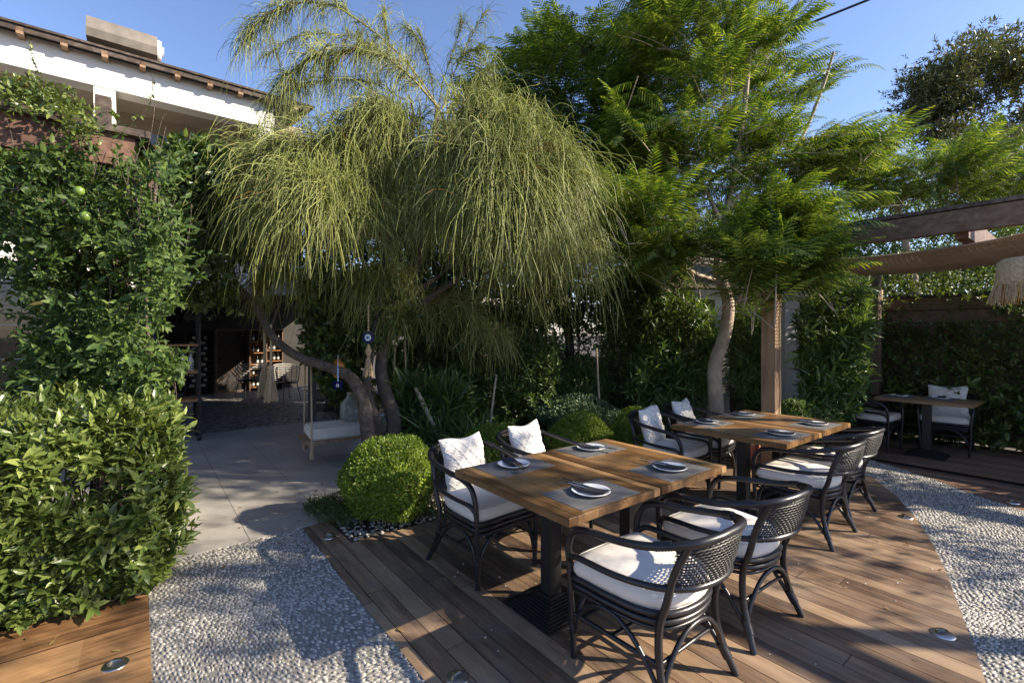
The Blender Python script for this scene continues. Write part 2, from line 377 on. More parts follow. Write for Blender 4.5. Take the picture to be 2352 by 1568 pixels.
# tiles
t0, t1 = g(*TB[0]).to_2d(), g(*TB[1]).to_2d(); bd = (t1-t0).normalized()
m0, m1 = g(394,1004).to_2d(), g(668,973).to_2d()
tl = [t0-bd*3.5, t1, g(800,1130).to_2d(), g(842,1040).to_2d(), g(900,985).to_2d(), m1+bd*3.0, m1+bd*1.6, m0-bd*3]
struct(slab(orient(tl), .001, .03, 'pavement', M['tile']))

def pebbles(poly, name, step=(.058, .025), rot0=0.0, seed=1, h=.0055, extra=0):
    r = np.random.default_rng(seed); pl = np.array([tuple(p) for p in poly])
    lo = pl.min(0)-.05; hi = pl.max(0)+.05
    c = (lo+hi)/2; Rr = np.hypot(*(hi-lo))/2
    nu, nv = int(2*Rr/step[0]), int(2*Rr/step[1])
    U, Vv = np.meshgrid((np.arange(nu)-nu/2)*step[0], (np.arange(nv)-nv/2)*step[1], indexing='ij')
    U = U + (np.arange(nv) % 2)[None]*step[0]*.5 + r.normal(0, .0075, U.shape); Vv = Vv + r.normal(0, .0027, Vv.shape)
    def warp(u, v):
        a = rot0+.55*np.sin(u*1.15+v*.6+seed)+.45*np.sin(v*1.7-u*.5+2*seed)
        x = u*math.cos(rot0)-v*math.sin(rot0); y = u*math.sin(rot0)+v*math.cos(rot0)
        dx = .16*np.sin(y*2.6+seed)+.05*np.sin(x*5+y*3); dy = .15*np.sin(x*2.3+1.3*seed)+.05*np.sin(y*5.3-x*4)
        return x+dx, y+dy
    x, y = warp(U, Vv); x2, y2 = warp(U+.01, Vv); x3, y3 = warp(U, Vv+.01)
    th = np.arctan2(y2-y, x2-x).ravel(); x = x.ravel()+c[0]; y = y.ravel()+c[1]
    ins = np.zeros(len(x), bool); n = len(pl)
    for i in range(n):
        a, b = pl[i], pl[(i+1) % n]
        cond = ((a[1] > y) != (b[1] > y)) & (x < (b[0]-a[0])*(y-a[1])/(b[1]-a[1]+1e-12)+a[0]); ins ^= cond
    dist = np.hypot(x, y); vis = ins & (r.uniform(0, 1, len(x)) > .03) & (np.abs(x) < 1.25*np.maximum(y, 0)+1.5) & (y > .7)
    x, y, th = x[vis], y[vis], th[vis]; K = len(x)
    L = step[0]*.50*r.uniform(.55, 1.15, K); W = step[1]*.52*r.uniform(.68, 1.2, K); th = th+r.normal(0, .24, K)
    ns = 8; an = np.arange(ns)*2*math.pi/ns
    rings = [(1, -.3), (.86, .55), (.5, .92)]
    V = []
    hh = h*r.uniform(.75, 1.3, K)
    for s_, z in rings:
        lx = L[:, None]*s_*np.cos(an); ly = W[:, None]*s_*np.sin(an)
        V.append(np.stack([x[:, None]+lx*np.cos(th)[:, None]-ly*np.sin(th)[:, None], y[:, None]+lx*np.sin(th)[:, None]+ly*np.cos(th)[:, None], np.repeat((hh*z)[:, None], ns, 1)-.006], -1))
    V = np.stack(V, 1).reshape(K, -1, 3)                  # K, 24, 3
    j = np.arange(ns); j2 = (j+1) % ns; fq = []
    for k in range(2): fq.append(np.stack([k*ns+j, k*ns+j2, (k+1)*ns+j2, (k+1)*ns+j], -1))
    fq = np.concatenate(fq); base = (np.arange(K)*24)[:, None, None]
    topf = (2*ns+j)[None]
    mb = MB(); mb.add(V.reshape(-1, 3), (base+fq[None]).reshape(-1, 4), 1)
    mb.F.append((base[:, 0]+topf).reshape(-1, ns)); mb.M.append(1); mb.S.append(True)
    mb2 = bmesh.new()
    pz = [(p[0], p[1], -.007) for p in poly]
    k = mb.n; mb.V.append(np.array(pz)); mb.n += len(pz)
    mb2.free()
    mb.F.append(np.array([[k+i for i in range(len(pz))]])); mb.M.append(0); mb.S.append(False)
    return struct(mb.build(name, [M['mortar'], M['pebble']]))
lp = gp(*left_curve[::1]); lp = [t0-bd*.35, t1-bd*.18] + lp + [Vector((.1, -1.5)), Vector((g(347,1568).x+.15, -1.5)), g(347,1568).to_2d(), g(341,1362).to_2d(), g(372,1320).to_2d()]
pebbles(orient(lp), 'pebble_path', (.036, .0155), -.25, 3)
rp = gp(*inner) + [Vector((2.72, 6.9)), Vector((3.3, 7.4))] + gp(*outer[::-1]) + [Vector((6.5, .5)), Vector((2.4, -1))]
pebbles(orient(rp), 'pebble_path_curved', (.037, .0165), .5, 5)
# patterned floor at the doorway and inside
mi = [m0-bd*3, m1+bd*1.6, m1+bd*1.6+Av.to_2d()*6.2, m0-bd*3+Av.to_2d()*6.2]
def floor_mat():
    m, t, b = newmat('pebble_pattern_floor'); co = mapping(t, objco(t), rot=(0, 0, -ANG))
    v = t.nodes.new('ShaderNodeTexVoronoi'); v.inputs['Scale'].default_value = 1; t.links.new(mapping(t, co, scale=(11, 26, 1)), v.inputs['Vector'])
    t.links.new(ramp(t, v.outputs['Distance'], [(.2, (.42,.40,.37)), (.45, (.22,.21,.2)), (.6, (.05,.05,.05))]), b.inputs['Base Color'])
    b.inputs['Roughness'].default_value = .5
    bump(t, v.outputs['Distance'], b, .4, .01).invert = True; return m
struct(slab(orient(mi), -.001, .03, 'doorway_floor', floor_mat()))
# white gravel in the planting bed, a scatter
bedpoly = orient([bedc, bedf, bedf+Av.to_2d()*6.5, g(940,905).to_2d(), g(900,985).to_2d(), g(842,1040).to_2d(), g(800,1130).to_2d(), g(752,1196).to_2d()])
mb = MB(); mb.V.append(np.array([(p[0], p[1], -.012) for p in bedpoly])); mb.n = len(bedpoly); mb.F.append(np.arange(len(bedpoly))[None]); mb.M.append(0); mb.S.append(False)
struct(mb.build('planting_bed', M['soil']))
mb = MB(); r = random.Random(4)
for i in range(900):
    p = ba(bedc, r.uniform(0.02, 2.6), abs(r.gauss(0, .26))+.02); s = r.uniform(.008, .02)
    rot = Matrix.Rotation(r.uniform(0, 6.3), 4, 'Z') @ Matrix.Rotation(r.uniform(-.5, .5), 4, 'X')
    mb.lathe([(.001,-.5*s),(s*.8,-.2*s),(s,.1*s),(s*.6,.5*s),(.001,.62*s)], (p.x, p.y, r.uniform(-.004, .012)), 6, rot=rot)
tag(mb.build('gravel', M['pebble']), 'loose white gravel at the front edge of the planting bed', 'gravel', kind='stuff')

# ------------------------------------------------------------------ deck lights
def deck_light(p, label):
    e = empty('deck_light', (p[0], p[1], 0), R(random.uniform(0, 90)), label=label, cat='deck light', group='steel lights let into the ground')
    m = MB(); m.lathe([(.001,.006),(.046,.006),(.052,.004),(.054,.0),(.054,-.01)], n=24); m.build('rim', M['chrome'], e)
    m = MB()
    G = []
    for i in range(9):
        a = math.pi*i/8; row = []
        for j in range(7):
            bb = math.pi/2*j/6; row.append((.036*math.cos(a)*math.cos(bb), .036*math.sin(a)*math.cos(bb)*.9, .006+.022*math.sin(bb)))
        G.append(row)
    m.grid(np.array(G)); m.build('hood', M['steel'], e); return e
for (x, y), lb in zip([(755,1232),(265,1526),(1051,1556),(2165,1455),(2080,1187),(2325,1153)],
    ['round steel deck light at the tip of the deck by the low spreading shrub', 'steel deck light in the orange oiled deck beside the leafy hedge', 'steel deck light at the front edge of the deck beside the left pebble path',
     'steel deck light nearest the camera on the right of the deck', 'small steel deck light at the bend of the curved pebble path', 'steel deck light on the far side of the curved pebble path']):
    deck_light(g(x, y), lb)

# ------------------------------------------------------------------ tables
def make_table(label, loc, rz, group, W=.70, L=.995, mat='table', base_style='step'):
    e = empty('dining_table', loc, rz, label=label, cat='table', group=group)
    bm = bmesh.new(); bmesh.ops.create_cube(bm, size=1)
    for v in bm.verts: v.co = Vector((v.co.x*W, v.co.y*L, .7225+v.co.z*.042))
    bmesh.ops.bevel(bm, geom=bm.edges[:], offset=.003, segments=2, affect='EDGES')
    me = bpy.data.meshes.new('tabletop'); bm.to_mesh(me); bm.free(); me.materials.append(M[mat])
    o = bpy.data.objects.new('tabletop', me); COL.objects.link(o); o.parent = e
    m = MB(); m.box((0,0,.375), (.085,.085,.64)); m.box((0,0,.698), (.42,.42,.006)); m.build('column', M['iron'], e)
    m = MB()
    if base_style == 'step':
        for k in range(9):
            s = .405-k*.034; m.box((0,0,.005+k*.0075), (s, s, .0085+.0015*(k == 0)))
        m.box((0,0,.078), (.115,.115,.02))
    else:
        s, q = .205, .05; V = [(-s,-s,0),(s,-s,0),(s,s,0),(-s,s,0),(-s,-s,.012),(s,-s,.012),(s,s,.012),(-s,s,.012),(-q,-q,.09),(q,-q,.09),(q,q,.09),(-q,q,.09)]
        m.add(V, [(0,1,5,4),(1,2,6,5),(2,3,7,6),(3,0,4,7),(4,5,9,8),(5,6,10,9),(6,7,11,10),(7,4,8,11),(8,9,10,11)], 0, False)
    m.build('pedestal_base', M['iron'], e); return e
N1 = Vector((.257, 2.147, 0)); N2 = Vector((2.09, 3.60, 0))
G1 = 'square topped tables pushed together in pairs'
make_table('wooden table top at the very front, its left edge nearest the round box shrub', ba(N1, .35, .495), ANG, G1)
make_table('wooden table top joined to the right side of the front table', ba(N1, 1.062, .495), ANG, G1)
make_table('left wooden table top of the second pair, beside the pillowed chairs', ba(N2, .35, .495), ANG, G1)
make_table('wooden table top on the right of the second pair, in front of the wooden post', ba(N2, 1.062, .495), ANG, G1)
TC = Vector((5.42, 6.17, 0))
make_table('small dark wooden table standing alone before the leafy wall', (TC.x, TC.y, 0), ANG, 'square topped tables pushed together in pairs', W=.62, L=.97, mat='table_far', base_style='pyr')['group'] = 'table by the leafy wall'

# place settings -----------------------------------------------------------
def setting(c, rz, wh, pdir):
    z = .7437
    p = empty('p', (0,0,0)); COL.objects.unlink(p); bpy.data.objects.remove(p)
    m = MB(); m.box((0,0,.0012), (.435,.30,.0022)); o = m.build('placemat', M['mat']); o.location = (c.x, c.y, z); o.rotation_euler.z = ANG+R(random.uniform(-1.5, 1.5))
    tag(o, 'grey woven placemat '+wh, 'placemat', 'woven placemats on the tables')
    m = MB(); m.lathe([(.001,.004),(.055,.004),(.072,.006),(.088,.014),(.101,.0195),(.1035,.0185),(.100,.015),(.085,.007),(.066,0),(.001,0)], n=40)
    o = m.build('plate', M['plate']); o.location = (c.x, c.y, z+.0025); tag(o, 'round white plate '+wh, 'plate', 'white plates on the placemats')
    e = empty('napkin', (c.x, c.y, z+.012), rz+R(pdir), label='folded dark napkin '+wh, cat='napkin', group='folded napkins on the plates')
    m = MB()                                           # a folded pouch, slightly arched over the plate rim
    G = []
    for i in range(15):
        y = -.098+.196*i/14; zz = .0085+.0045*(y/.098)**2*2
        G.append([(-.043, y, zz-.004), (-.043, y, zz), (-.02, y, zz+.002), (.0, y, zz+.003), (.022, y, zz+.0022), (.043, y, zz), (.043, y, zz-.004)])
    m.grid(np.array(G))
    m.build('folded_cloth', M['napkin'], e)
    for nm, x in (('fork', -.012), ('knife', .012)):
        k = empty(nm, (c.x, c.y, z+.012), rz+R(pdir+random.uniform(-7, 7)), label='steel %s %s' % (nm, wh), cat=nm, group='cutlery tucked in the napkins')
        m = MB(); y0 = .02
        path = [(x, y0, .017), (x, y0+.06, .018), (x, y0+.09, .019), (x, y0+.115, .019)]
        m.tube(path, [.0035,.0035,.003,.003], 6, caps=True)
        if nm == 'fork':
            m.box((x, y0+.128, .019), (.020,.022,.0022))
            for q in (-.0082, -.0028, .0028, .0082): m.box((x+q, y0+.154, .0195), (.0026,.034,.0018))
        else: m.box((x, y0+.15, .019), (.018,.075,.0022))
        m.build('handle', M['steel'], k)
def sett_pair(N_, b, txt, near=(.5, .5)):
    setting(ba(N_, b, .17), ANG, txt[0], 12); setting(ba(N_, b, .825), ANG+math.pi, txt[1], -12 if b < .6 else 10)
sett_pair(N1, .335, ('at the front corner of the front table', 'at the left corner of the front table'))
sett_pair(N1, 1.05, ('at the right corner of the front table', 'on the far side of the front table'))
sett_pair(N2, .335, ('at the near corner of the second table', 'at the left end of the second table'))
sett_pair(N2, 1.05, ('at the right corner of the second table', 'at the far end of the second table by the wooden post'))
setting(ba(TC, -.02, .28), ANG+R(90), 'at the left end of the table by the leafy wall', 0)
setting(ba(TC, .1, -.12), ANG-R(90), 'before the pillowed chair by the leafy wall', 0)

# ------------------------------------------------------------------ rattan armchair
def wrap(m, p0, p1, r):
    p0, p1 = Vector(p0), Vector(p1); K = 13
    pts = [p0.lerp(p1, i/(K-1)) for i in range(K)]
    m.tube(pts, [r+(.0032 if i % 2 else .0008) for i in range(K)], 10)
def make_chair(label, loc, rz, group):
    e = empty('rattan_armchair', loc, rz, label=label, cat='chair', group=group)
    # arm rail: one bent pole round the back
    half = [(.262,.262,.46),(.270,.258,.56),(.276,.215,.635),(.284,.12,.668),(.29,-.02,.684),(.292,-.15,.704),(.268,-.27,.730),(.19,-.365,.754),(.09,-.402,.764)]
    full = half + [(0,-.408,.767)] + [(-x, y, z) for x, y, z in half[::-1]]
    m = MB(); m.tube(crom(full, 5), .0175, 10)
    for s in (-1, 1): wrap(m, (s*.277,-.235,.722), (s*.247,-.297,.739), .0185)
    m.build('arm_rail', M['black'], e)
    half = [(.262,.262,.475),(.277,.215,.515),(.281,.13,.522),(.280,.0,.524),(.272,-.13,.534),(.240,-.245,.545),(.160,-.325,.550),(.08,-.352,.552)]
    full = half + [(0,-.360,.552)] + [(-x, y, z) for x, y, z in half[::-1]]
    m = MB(); m.tube(crom(full, 5), .0145, 10)
    for s in (-1, 1): wrap(m, (s*.232,-.256,.546), (s*.185,-.303,.549), .0155)
    m.build('lower_rail', M['black'], e)
    for s in (-1, 1):
        m = MB(); m.tube(crom([(s*.243,.25,0),(s*.248,.256,.2),(s*.258,.262,.4),(s*.262,.262,.47)], 5), [.016]*16, 10); wrap(m, (s*.245,.253,.11), (s*.246,.254,.165), .0165)
        m.build('leg', M['black'], e)
    for s in (-1, 1):
        m = MB(); m.tube(crom([(s*.205,-.352,.752),(s*.224,-.292,.61),(s*.226,-.258,.48),(s*.222,-.222,.37),(s*.226,-.222,.24),(s*.242,-.255,.11),(s*.265,-.30,0)], 5), [.017]*31, 10)
        wrap(m, (s*.235,-.24,.13), (s*.248,-.27,.07), .020)
        m.build('leg', M['black'], e)
    def D(z, r, dx=0.): return crom([(.235+dx,.255,z),(0,.262+dx,z),(-.235-dx,.255,z),(-.255-dx,.15,z),(-.25-dx,0,z),(-.225-dx,-.14,z),(-.15,-.232-dx,z),(0,-.262-dx,z),(.15,-.232-dx,z),(.225+dx,-.14,z),(.25+dx,0,z),(.255+dx,.15,z)], 4, True)
    m = MB()
    for z, r, dx in ((.402,.0155,0), (.366,.014,-.004), (.335,.009,-.012)): m.tube(D(z, r, dx), r, 8, closed=True)
    c = D(.40, 0, -.005); m.V.append(c); m.F.append(np.arange(len(c))[None]+m.n); m.M.append(0); m.S.append(False); m.n += len(c)
    m.build('seat_frame', M['black'], e)
    # arches and stretchers
    m = MB()
    m.tube(crom([(.238,.25,.10),(.205,.252,.22),(.12,.254,.31),(0,.256,.335),(-.12,.254,.31),(-.205,.252,.22),(-.238,.25,.10)], 5), .0115, 8)
    m.tube(crom([(.236,-.25,.11),(.20,-.25,.20),(.11,-.255,.295),(0,-.258,.325),(-.11,-.255,.295),(-.20,-.25,.20),(-.236,-.25,.11)], 5), .0115, 8)
    for s in (-1, 1):
        m.tube(crom([(s*.245,.235,.13),(s*.246,.20,.25),(s*.248,.10,.32),(s*.245,.0,.325),(s*.24,-.10,.27),(s*.238,-.19,.17),(s*.242,-.24,.10)], 5), .0115, 8)
    m.build('arches', M['black'], e)
    m = MB()
    for s in (-1, 1): m.tube([(s*.244,.25,.215),(s*.232,-.225,.215)], .011, 8)
    m.tube([(-.238,.02,.215),(.238,.02,.215)], .011, 8)
    for s in (-1, 1): m.tube([(s*.23,-.23,.22),(-s*.0,-.245,.24)], .009, 6)
    m.build('stretchers', M['black'], e)
    # woven back panel
    def S(u, v):
        a = u*.86; x0, y0 = .232*math.sin(a*1.15)/math.sin(.99)*.98, -.360+.100*abs(u)**2.1
        x1, y1 = .262*math.sin(a*1.15)/math.sin(.99)*.90, -.408+.10*abs(u)**2.3
        z0, z1 = .556, .760-.024*abs(u)**2
        bow = -.012*math.sin(math.pi*v)
        return np.array((x0+(x1-x0)*v, y0+(y1-y0)*v+bow, z0+(z1-z0)*v))
    m = MB(); nu, nv = 38, 15
    def ribbon(pts, nr, wd, side):
        G = np.array([[p-side_*wd/2, p+side_*wd/2] for p, side_ in zip(pts, side)]); m.grid(G)
    for i in range(nu):
        u = -1+2*(i+.5)/nu; pts = [S(u, v) for v in np.linspace(0, 1, 10)]
        m.tube(pts, .0026, 4, caps=False)
    for j in range(nv):
        v = (j+.6)/nv; pts = [S(u, v)+np.array((0, (.003 if (k+j) % 2 else -.003), 0)) for k, u in enumerate(np.linspace(-1, 1, nu+1))]
        m.tube(pts, .0036 if v < .82 else .0065, 4, caps=False)
    m.build('woven_back', M['wick'], e)
    # cushion: rounded D slab with soft rim
    out = D(0, 0, .004); n = len(out); cen = np.array((0, .01, 0)); prof = []
    hts = [(.0,.408),(.80,.408),(.93,.412),(.985,.425),(1.0,.449),(.985,.474),(.93,.492),(.80,.503),(.5,.508),(.0,.509)]
    G = []
    for s_, z in hts:
        ring = cen+(out-cen)*max(s_, .001); ring[:, 2] = z
        an = np.arctan2(ring[:, 1], ring[:, 0])
        if .9 < s_: ring[:, 2] += .0022*np.sin(an*23)*(ring[:, 1] < .0)+.0012*np.sin(an*9)
        G.append(np.vstack([ring, ring[:1]]))
    m = MB(); m.grid(np.array(G)[::-1])
    for s_, z in ((.955, .4885), (.955, .4145)):
        ring = cen+(out-cen)*s_; ring[:, 2] = z; m.tube(ring, .0032, 5, closed=True)
    m.build('seat_cushion', M['cushion'], e)
    return e
GC = 'black rattan armchairs round the tables'
aA, aB = ANG, ANG+math.pi        # facing A (toward the tables from the near side) and facing -A
chair0 = make_chair('black rattan chair nearest the camera, white seat, its back turned to us', ba(N1, .385, -.145), aA, GC)
def place_chair(label, loc, rz, group=GC):
    c = copy_tree(chair0); c.location = loc; c.rotation_euler.z = rz; c['label'] = label; c['group'] = group; return c
place_chair('black rattan chair second from the camera on the right side of the front table', ba(N1, 1.135, -.14), aA+R(-2))
CH_L = [place_chair('black rattan chair with a knotted white pillow beside the round box shrub', ba(N1, .34, 1.165), aB+R(3)),
        place_chair('black rattan chair with a knotted white pillow behind the middle of the front table', ba(N1, 1.03, 1.26), aB+R(14))]
place_chair('black rattan chair on the near side of the second table, closer to the camera', ba(N2, .364, .03), aA+R(1))
place_chair('black rattan chair on the near side of the second table, farther and half hidden', ba(N2, 1.05, .085), aA+R(-2))
CH_L += [place_chair('black rattan chair with a knotted pillow at the left end of the second table', ba(N2, .26, 1.16), aB+R(2)),
         place_chair('black rattan chair with a knotted pillow farthest along the second table, by the tree trunk', ba(N2, .98, 1.24), aB+R(10))]
place_chair('black rattan chair without pillow at the left end of the table by the leafy wall', (5.05, 6.62, 0), aB+R(-4))
CH_F = place_chair('black rattan chair with a pale pillow in front of the leafy wall', (5.90, 6.42, 0), ANG+R(95))
# the shape of a chair copy is the same, a place of its own
CH_X = place_chair('black rattan chair half hidden at the left frame edge behind the jasmine', (-5.45, 5.15, 0), R(-60))

def pillow(ch, label, sz=.40, tilt=-14, rz=0, off=0):
    n = 92; G0 = []; G1_ = []
    def hgt(u, v):
        e = max(0, (1-abs(u)**3.2))*max(0, (1-abs(v)**3.2)); h = .058*e**.55
        x, y = u*2.6, v*2.6                                   # diamond cords with fans of arcs between them
        p_, q_ = (x+y*.9), (x-y*.9); fp, fq = abs((p_ % 1.3)/1.3-.5)*2, abs((q_ % 1.3)/1.3-.5)*2
        cord = max(0, 1-(1-max(fp, fq))*9)
        cx_, cy_ = ((p_//1.3)+.5)*1.3, ((q_//1.3)+.5)*1.3
        dx, dy = (cx_+cy_)/2-x, (cx_-cy_)/1.8-y-.55
        arc = .5+.5*math.sin(math.hypot(dx, dy)*26)
        return h + e**.3*(.017*cord+.008*arc*(1-cord))
    rr = random.Random(int(sz*1000)+int(rz*3)+7)
    ph = [rr.uniform(0, 6) for _ in range(4)]
    for i in range(n+1):
        r0, r1 = [], []
        for j in range(n+1):
            u, v = -1+2*i/n, -1+2*j/n; pin = 1-.06*(1-abs(u))*abs(v)**3-.0*u; pin2 = 1-.09*(1-abs(v))*abs(u)**3
            x = u*sz/2*pin2+.006*math.sin(v*4+ph[0]); zz = v*sz/2*pin+.010*math.sin(u*3+ph[1])*(v > 0)
            h = hgt(u, v); r0.append((x, h, zz)); r1.append((x, -h*.8, zz))
        G0.append(r0); G1_.append(r1)
    m = MB(); m.grid(np.array(G0)); m.grid(np.array(G1_)[::-1])
    o = m.build('pillow', M['macrame']); tag(o, label, 'pillow', 'knotted cotton pillows against chair backs')
    rot = Matrix.Rotation(ch.rotation_euler.z+R(rz), 4, 'Z') @ Matrix.Translation((off, -.215, .655)) @ Matrix.Rotation(R(-tilt), 4, 'X') @ Matrix.Rotation(R(2), 4, 'Y')
    o.matrix_world = Matrix.Translation(ch.location) @ rot
pillow(CH_L[0], 'knotted white pillow on the chair beside the round box shrub', .375, -14, 3)
pillow(CH_L[1], 'knotted white pillow, sun flecked, on the chair behind the front table', .375, -16, -4)
pillow(CH_L[2], 'knotted white pillow slumped in the left chair of the second table', .375, -14, 5)
pillow(CH_L[3], 'knotted white pillow in the farthest chair of the second table', .375, -18, -3)
pillow(CH_F, 'pale knotted pillow on the chair before the leafy wall', .42, -10, 0)
pillow(CH_X, 'pale pillow on the half hidden chair at the left frame edge', .42, -10, 0)
# ------------------------------------------------------------------ the house (its front runs along B; local x = B, y = A, origin at the tile edge)
HO = Vector((m0.x, m0.y, 0))
def HP(b, a, z): return ba(HO, b, a, z)
house = empty('house', (HO.x, HO.y, 0), ANG, label='two storey white house with a balcony, wooden eaves and an open ground floor', cat='house')
def hb(name, boxes, mat, parent=None):
    m = MB()
    for x0, x1, y0, y1, z0, z1 in boxes: m.box(((x0+x1)/2, (y0+y1)/2, (z0+z1)/2), (x1-x0, y1-y0, z1-z0))
    return m.build(name, mat, parent or house)
X0, X1 = -9.0, 1.44
hb('upper_beam', [(X0, X1, 0, .28, 5.12, 5.56)], M['white'])
hb('column', [(-.90, -.66, .01, .25, 3.9, 5.12)], M['white'])
hb('column', [(1.20, 1.435, .012, .26, 3.9, 5.12)], M['white'])
hb('column', [(-4.2, -3.95, .01, .25, 3.9, 5.12)], M['white'])
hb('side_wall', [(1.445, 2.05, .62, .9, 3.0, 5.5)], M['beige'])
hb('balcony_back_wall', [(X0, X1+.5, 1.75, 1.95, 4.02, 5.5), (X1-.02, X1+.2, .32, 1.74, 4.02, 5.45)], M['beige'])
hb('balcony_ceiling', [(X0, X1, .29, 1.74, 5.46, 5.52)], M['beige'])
wdo = hb('balcony_window', [(-.25, 1.0, 1.70, 1.745, 4.03, 4.95)], M['grey_metal'])
hb('pane', [(-.19, .94, 1.685, 1.698, 4.08, 4.89)], M['dark_int'], wdo)
hb('balcony_slab', [(X0, X1, .02, 1.745, 3.80, 4.0)], M['white'])
hb('wooden_edge_board', [(X0, X1+.02, -.06, .015, 3.78, 4.02)], M['beam'])
hb('balustrade_glass', [(X0, -.93, .06, .072, 4.02, 4.62), (-.64, 1.18, .06, .072, 4.02, 4.62)], M['glass'])
# eave
m = MB(); m.box(((X0+1.98)/2, -.16, 5.555), (1.98-X0, .03, .07)); m.build('eave_board', M['old_beam'], house)
for k in range(20):
    m = MB(); x = 1.75-k*.42; m.box((x, -.09, 5.53), (.07, .17, .09)); m.build('rafter_end', M['post'], house)
m = MB(); ny = 5.0
m.add([(X0,-.20,5.625),(2.06,-.20,5.625),(2.06,4.5,6.35),(X0,4.5,6.35),(X0,-.20,5.595),(2.06,-.20,5.595),(2.06,4.5,6.31),(X0,4.5,6.31)],
      [(0,1,2,3),(7,6,5,4),(0,4,5,1),(1,5,6,2),(2,6,7,3),(3,7,4,0)], 0, False)
m.build('roof', M['old_beam'], house)
# ground floor
hb('fascia', [(X0, 3.3, .02, .3, 2.28, 2.80)], M['white'])
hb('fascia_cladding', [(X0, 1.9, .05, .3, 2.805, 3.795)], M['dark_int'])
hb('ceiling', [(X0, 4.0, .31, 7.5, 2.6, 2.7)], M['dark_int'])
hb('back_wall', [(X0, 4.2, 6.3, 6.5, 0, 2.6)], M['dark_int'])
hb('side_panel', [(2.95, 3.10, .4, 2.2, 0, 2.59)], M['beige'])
gp_ = hb('aluminium_post', [(2.20, 2.33, .7, .8, 0, 2.59)], M['grey_metal'])
hb('aluminium_post', [(-1.05, -.93, .25, .37, 0, 2.27)], M['grey_metal'])
hb('aluminium_post', [(-2.6, -2.5, .25, .37, 0, 2.27)], M['grey_metal'])
hb('window_glass', [(-2.5, -1.05, .30, .31, .05, 2.27), (-5, -2.6, .30, .31, .05, 2.27)], M['glass'])
hb('side_glass', [(2.34, 2.94, .74, .75, .05, 2.55)], M['glass'])
# white curtain strip and the far white doorway
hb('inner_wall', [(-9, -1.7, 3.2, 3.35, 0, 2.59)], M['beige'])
hb('white_strip', [(3.12, 3.2, 3.2, 3.3, .0, 2.1)], M['white'])

def at_house(name, b, a, z, rz=0, **k): p = HP(b, a, z); return empty(name, tuple(p), ANG+rz, **k)
# wine rack, lattice cabinet, bottle cabinet, screen inside
e = at_house('wine_rack', .85, 6.0, 0, label='tall black wine rack with rows of pale bottle labels inside the house', cat='wine rack')
m = MB(); m.box((-.32,0,.85), (.04,.34,1.7)); m.box((.32,0,.85), (.04,.34,1.7)); m.box((0,.15,.85), (.6,.03,1.7)); m.build('frame', M['dark_int'], e)
m = MB()
for k in range(11): m.box((0,-.02,.18+k*.14), (.6,.28,.015))
m.build('shelves', M['iron'], e)
for k in range(10):
    m = MB()
    for q in (-.16, .10):
        m.tube([(q-.11,-.05,.235+k*.14),(q+.06,-.05,.235+k*.14),(q+.09,-.05,.235+k*.14),(q+.19,-.05,.235+k*.14)], [.038,.038,.014,.014], 8)
    o = m.build('bottle_row', M['bottle'], e)
    m = MB()
    for q in (-.16, .10): m.tube([(q-.08+.06*(k % 2),-.05,.235+k*.14),(q+.03+.03*(k % 2),-.05,.235+k*.14)], .0395, 8)
    m.build('labels', M['label'], o)
e = at_house('lattice_cabinet', 1.6, 6.05, 0, label='reddish cabinet with a crossed lattice front inside the house', cat='cabinet')
m = MB(); m.box((0,.12,.86), (.76,.2,1.72)); m.build('case', M['dark_int'], e)
m = MB()
for k in range(-7, 15):
    for s in (-1, 1):
        x0, z0 = -.34, k*.12; x1, z1 = .34, k*.12+s*.95
        if s < 0: z0 += .95; z1 += .95
        if max(z0, z1) < 1.72 and min(z0, z1) > .02: m.beam((x0,-.0+.006*s,z0), (x1,-.0+.006*s,z1), .012, .012)
for x in (-.37, .37): m.box((x,-.0,.86), (.04,.05,1.72))
m.box((0,0,1.7), (.72,.045,.04)); m.box((0,0,.03), (.72,.045,.04))
m.build('lattice', M['beamA'], e)
e = at_house('bottle_cabinet', 2.43, 6.05, 0, label='dark open shelves of bottles and glasses beside the lattice cabinet', cat='shelf')
m = MB(); m.box((0,.16,.86), (.84,.03,1.72))
for x in (-.42,0,.42): m.box((x,0,.86), (.03,.3,1.72))
m.build('frame', M['beamA'], e)
m = MB()
for k in range(6): m.box((-.21,0,.1+k*.32), (.39,.28,.018)); m.box((.21,0,.22+k*.3), (.39,.28,.018))
m.build('boards', M['hide'], e)
for k in range(6):
    for j, x in enumerate((-.33,-.22,-.11,.1,.2,.31)):
        if (k+j) % 3 == 2: continue
        z = (.11+k*.32) if x < 0 else (.23+k*.3)
        if z > 1.6: continue
        p = HP(2.43+x, 5.98, z)
        b_ = empty('bottle', tuple(p), ANG, label='bottle with white label, %s from the left on the %s board inside the house' % (('first','second','third','fourth','fifth','sixth')[j], ('lowest','second','third','fourth','fifth','topmost')[k]), cat='bottle', group='bottles on the shelves inside the house')
        m = MB(); m.lathe([(.001,0),(.035,0),(.035,.14),(.012,.19),(.012,.24),(.001,.24)], n=8); m.build('glass', M['bottle'], b_)
        m = MB(); m.lathe([(.0358,.04),(.0358,.11)], n=8); m.build('label', M['label'], b_)
e = at_house('television', 1.0, 6.2, 2.0, label='black screen on the inner wall above the wine rack', cat='television')
m = MB(); m.box((0,0,.2), (1.0,.06,.56)); m.build('casing', M['iron'], e); m = MB(); m.box((0,-.033,.2), (.95,.004,.51)); m.build('screen', M['bottle'], e)
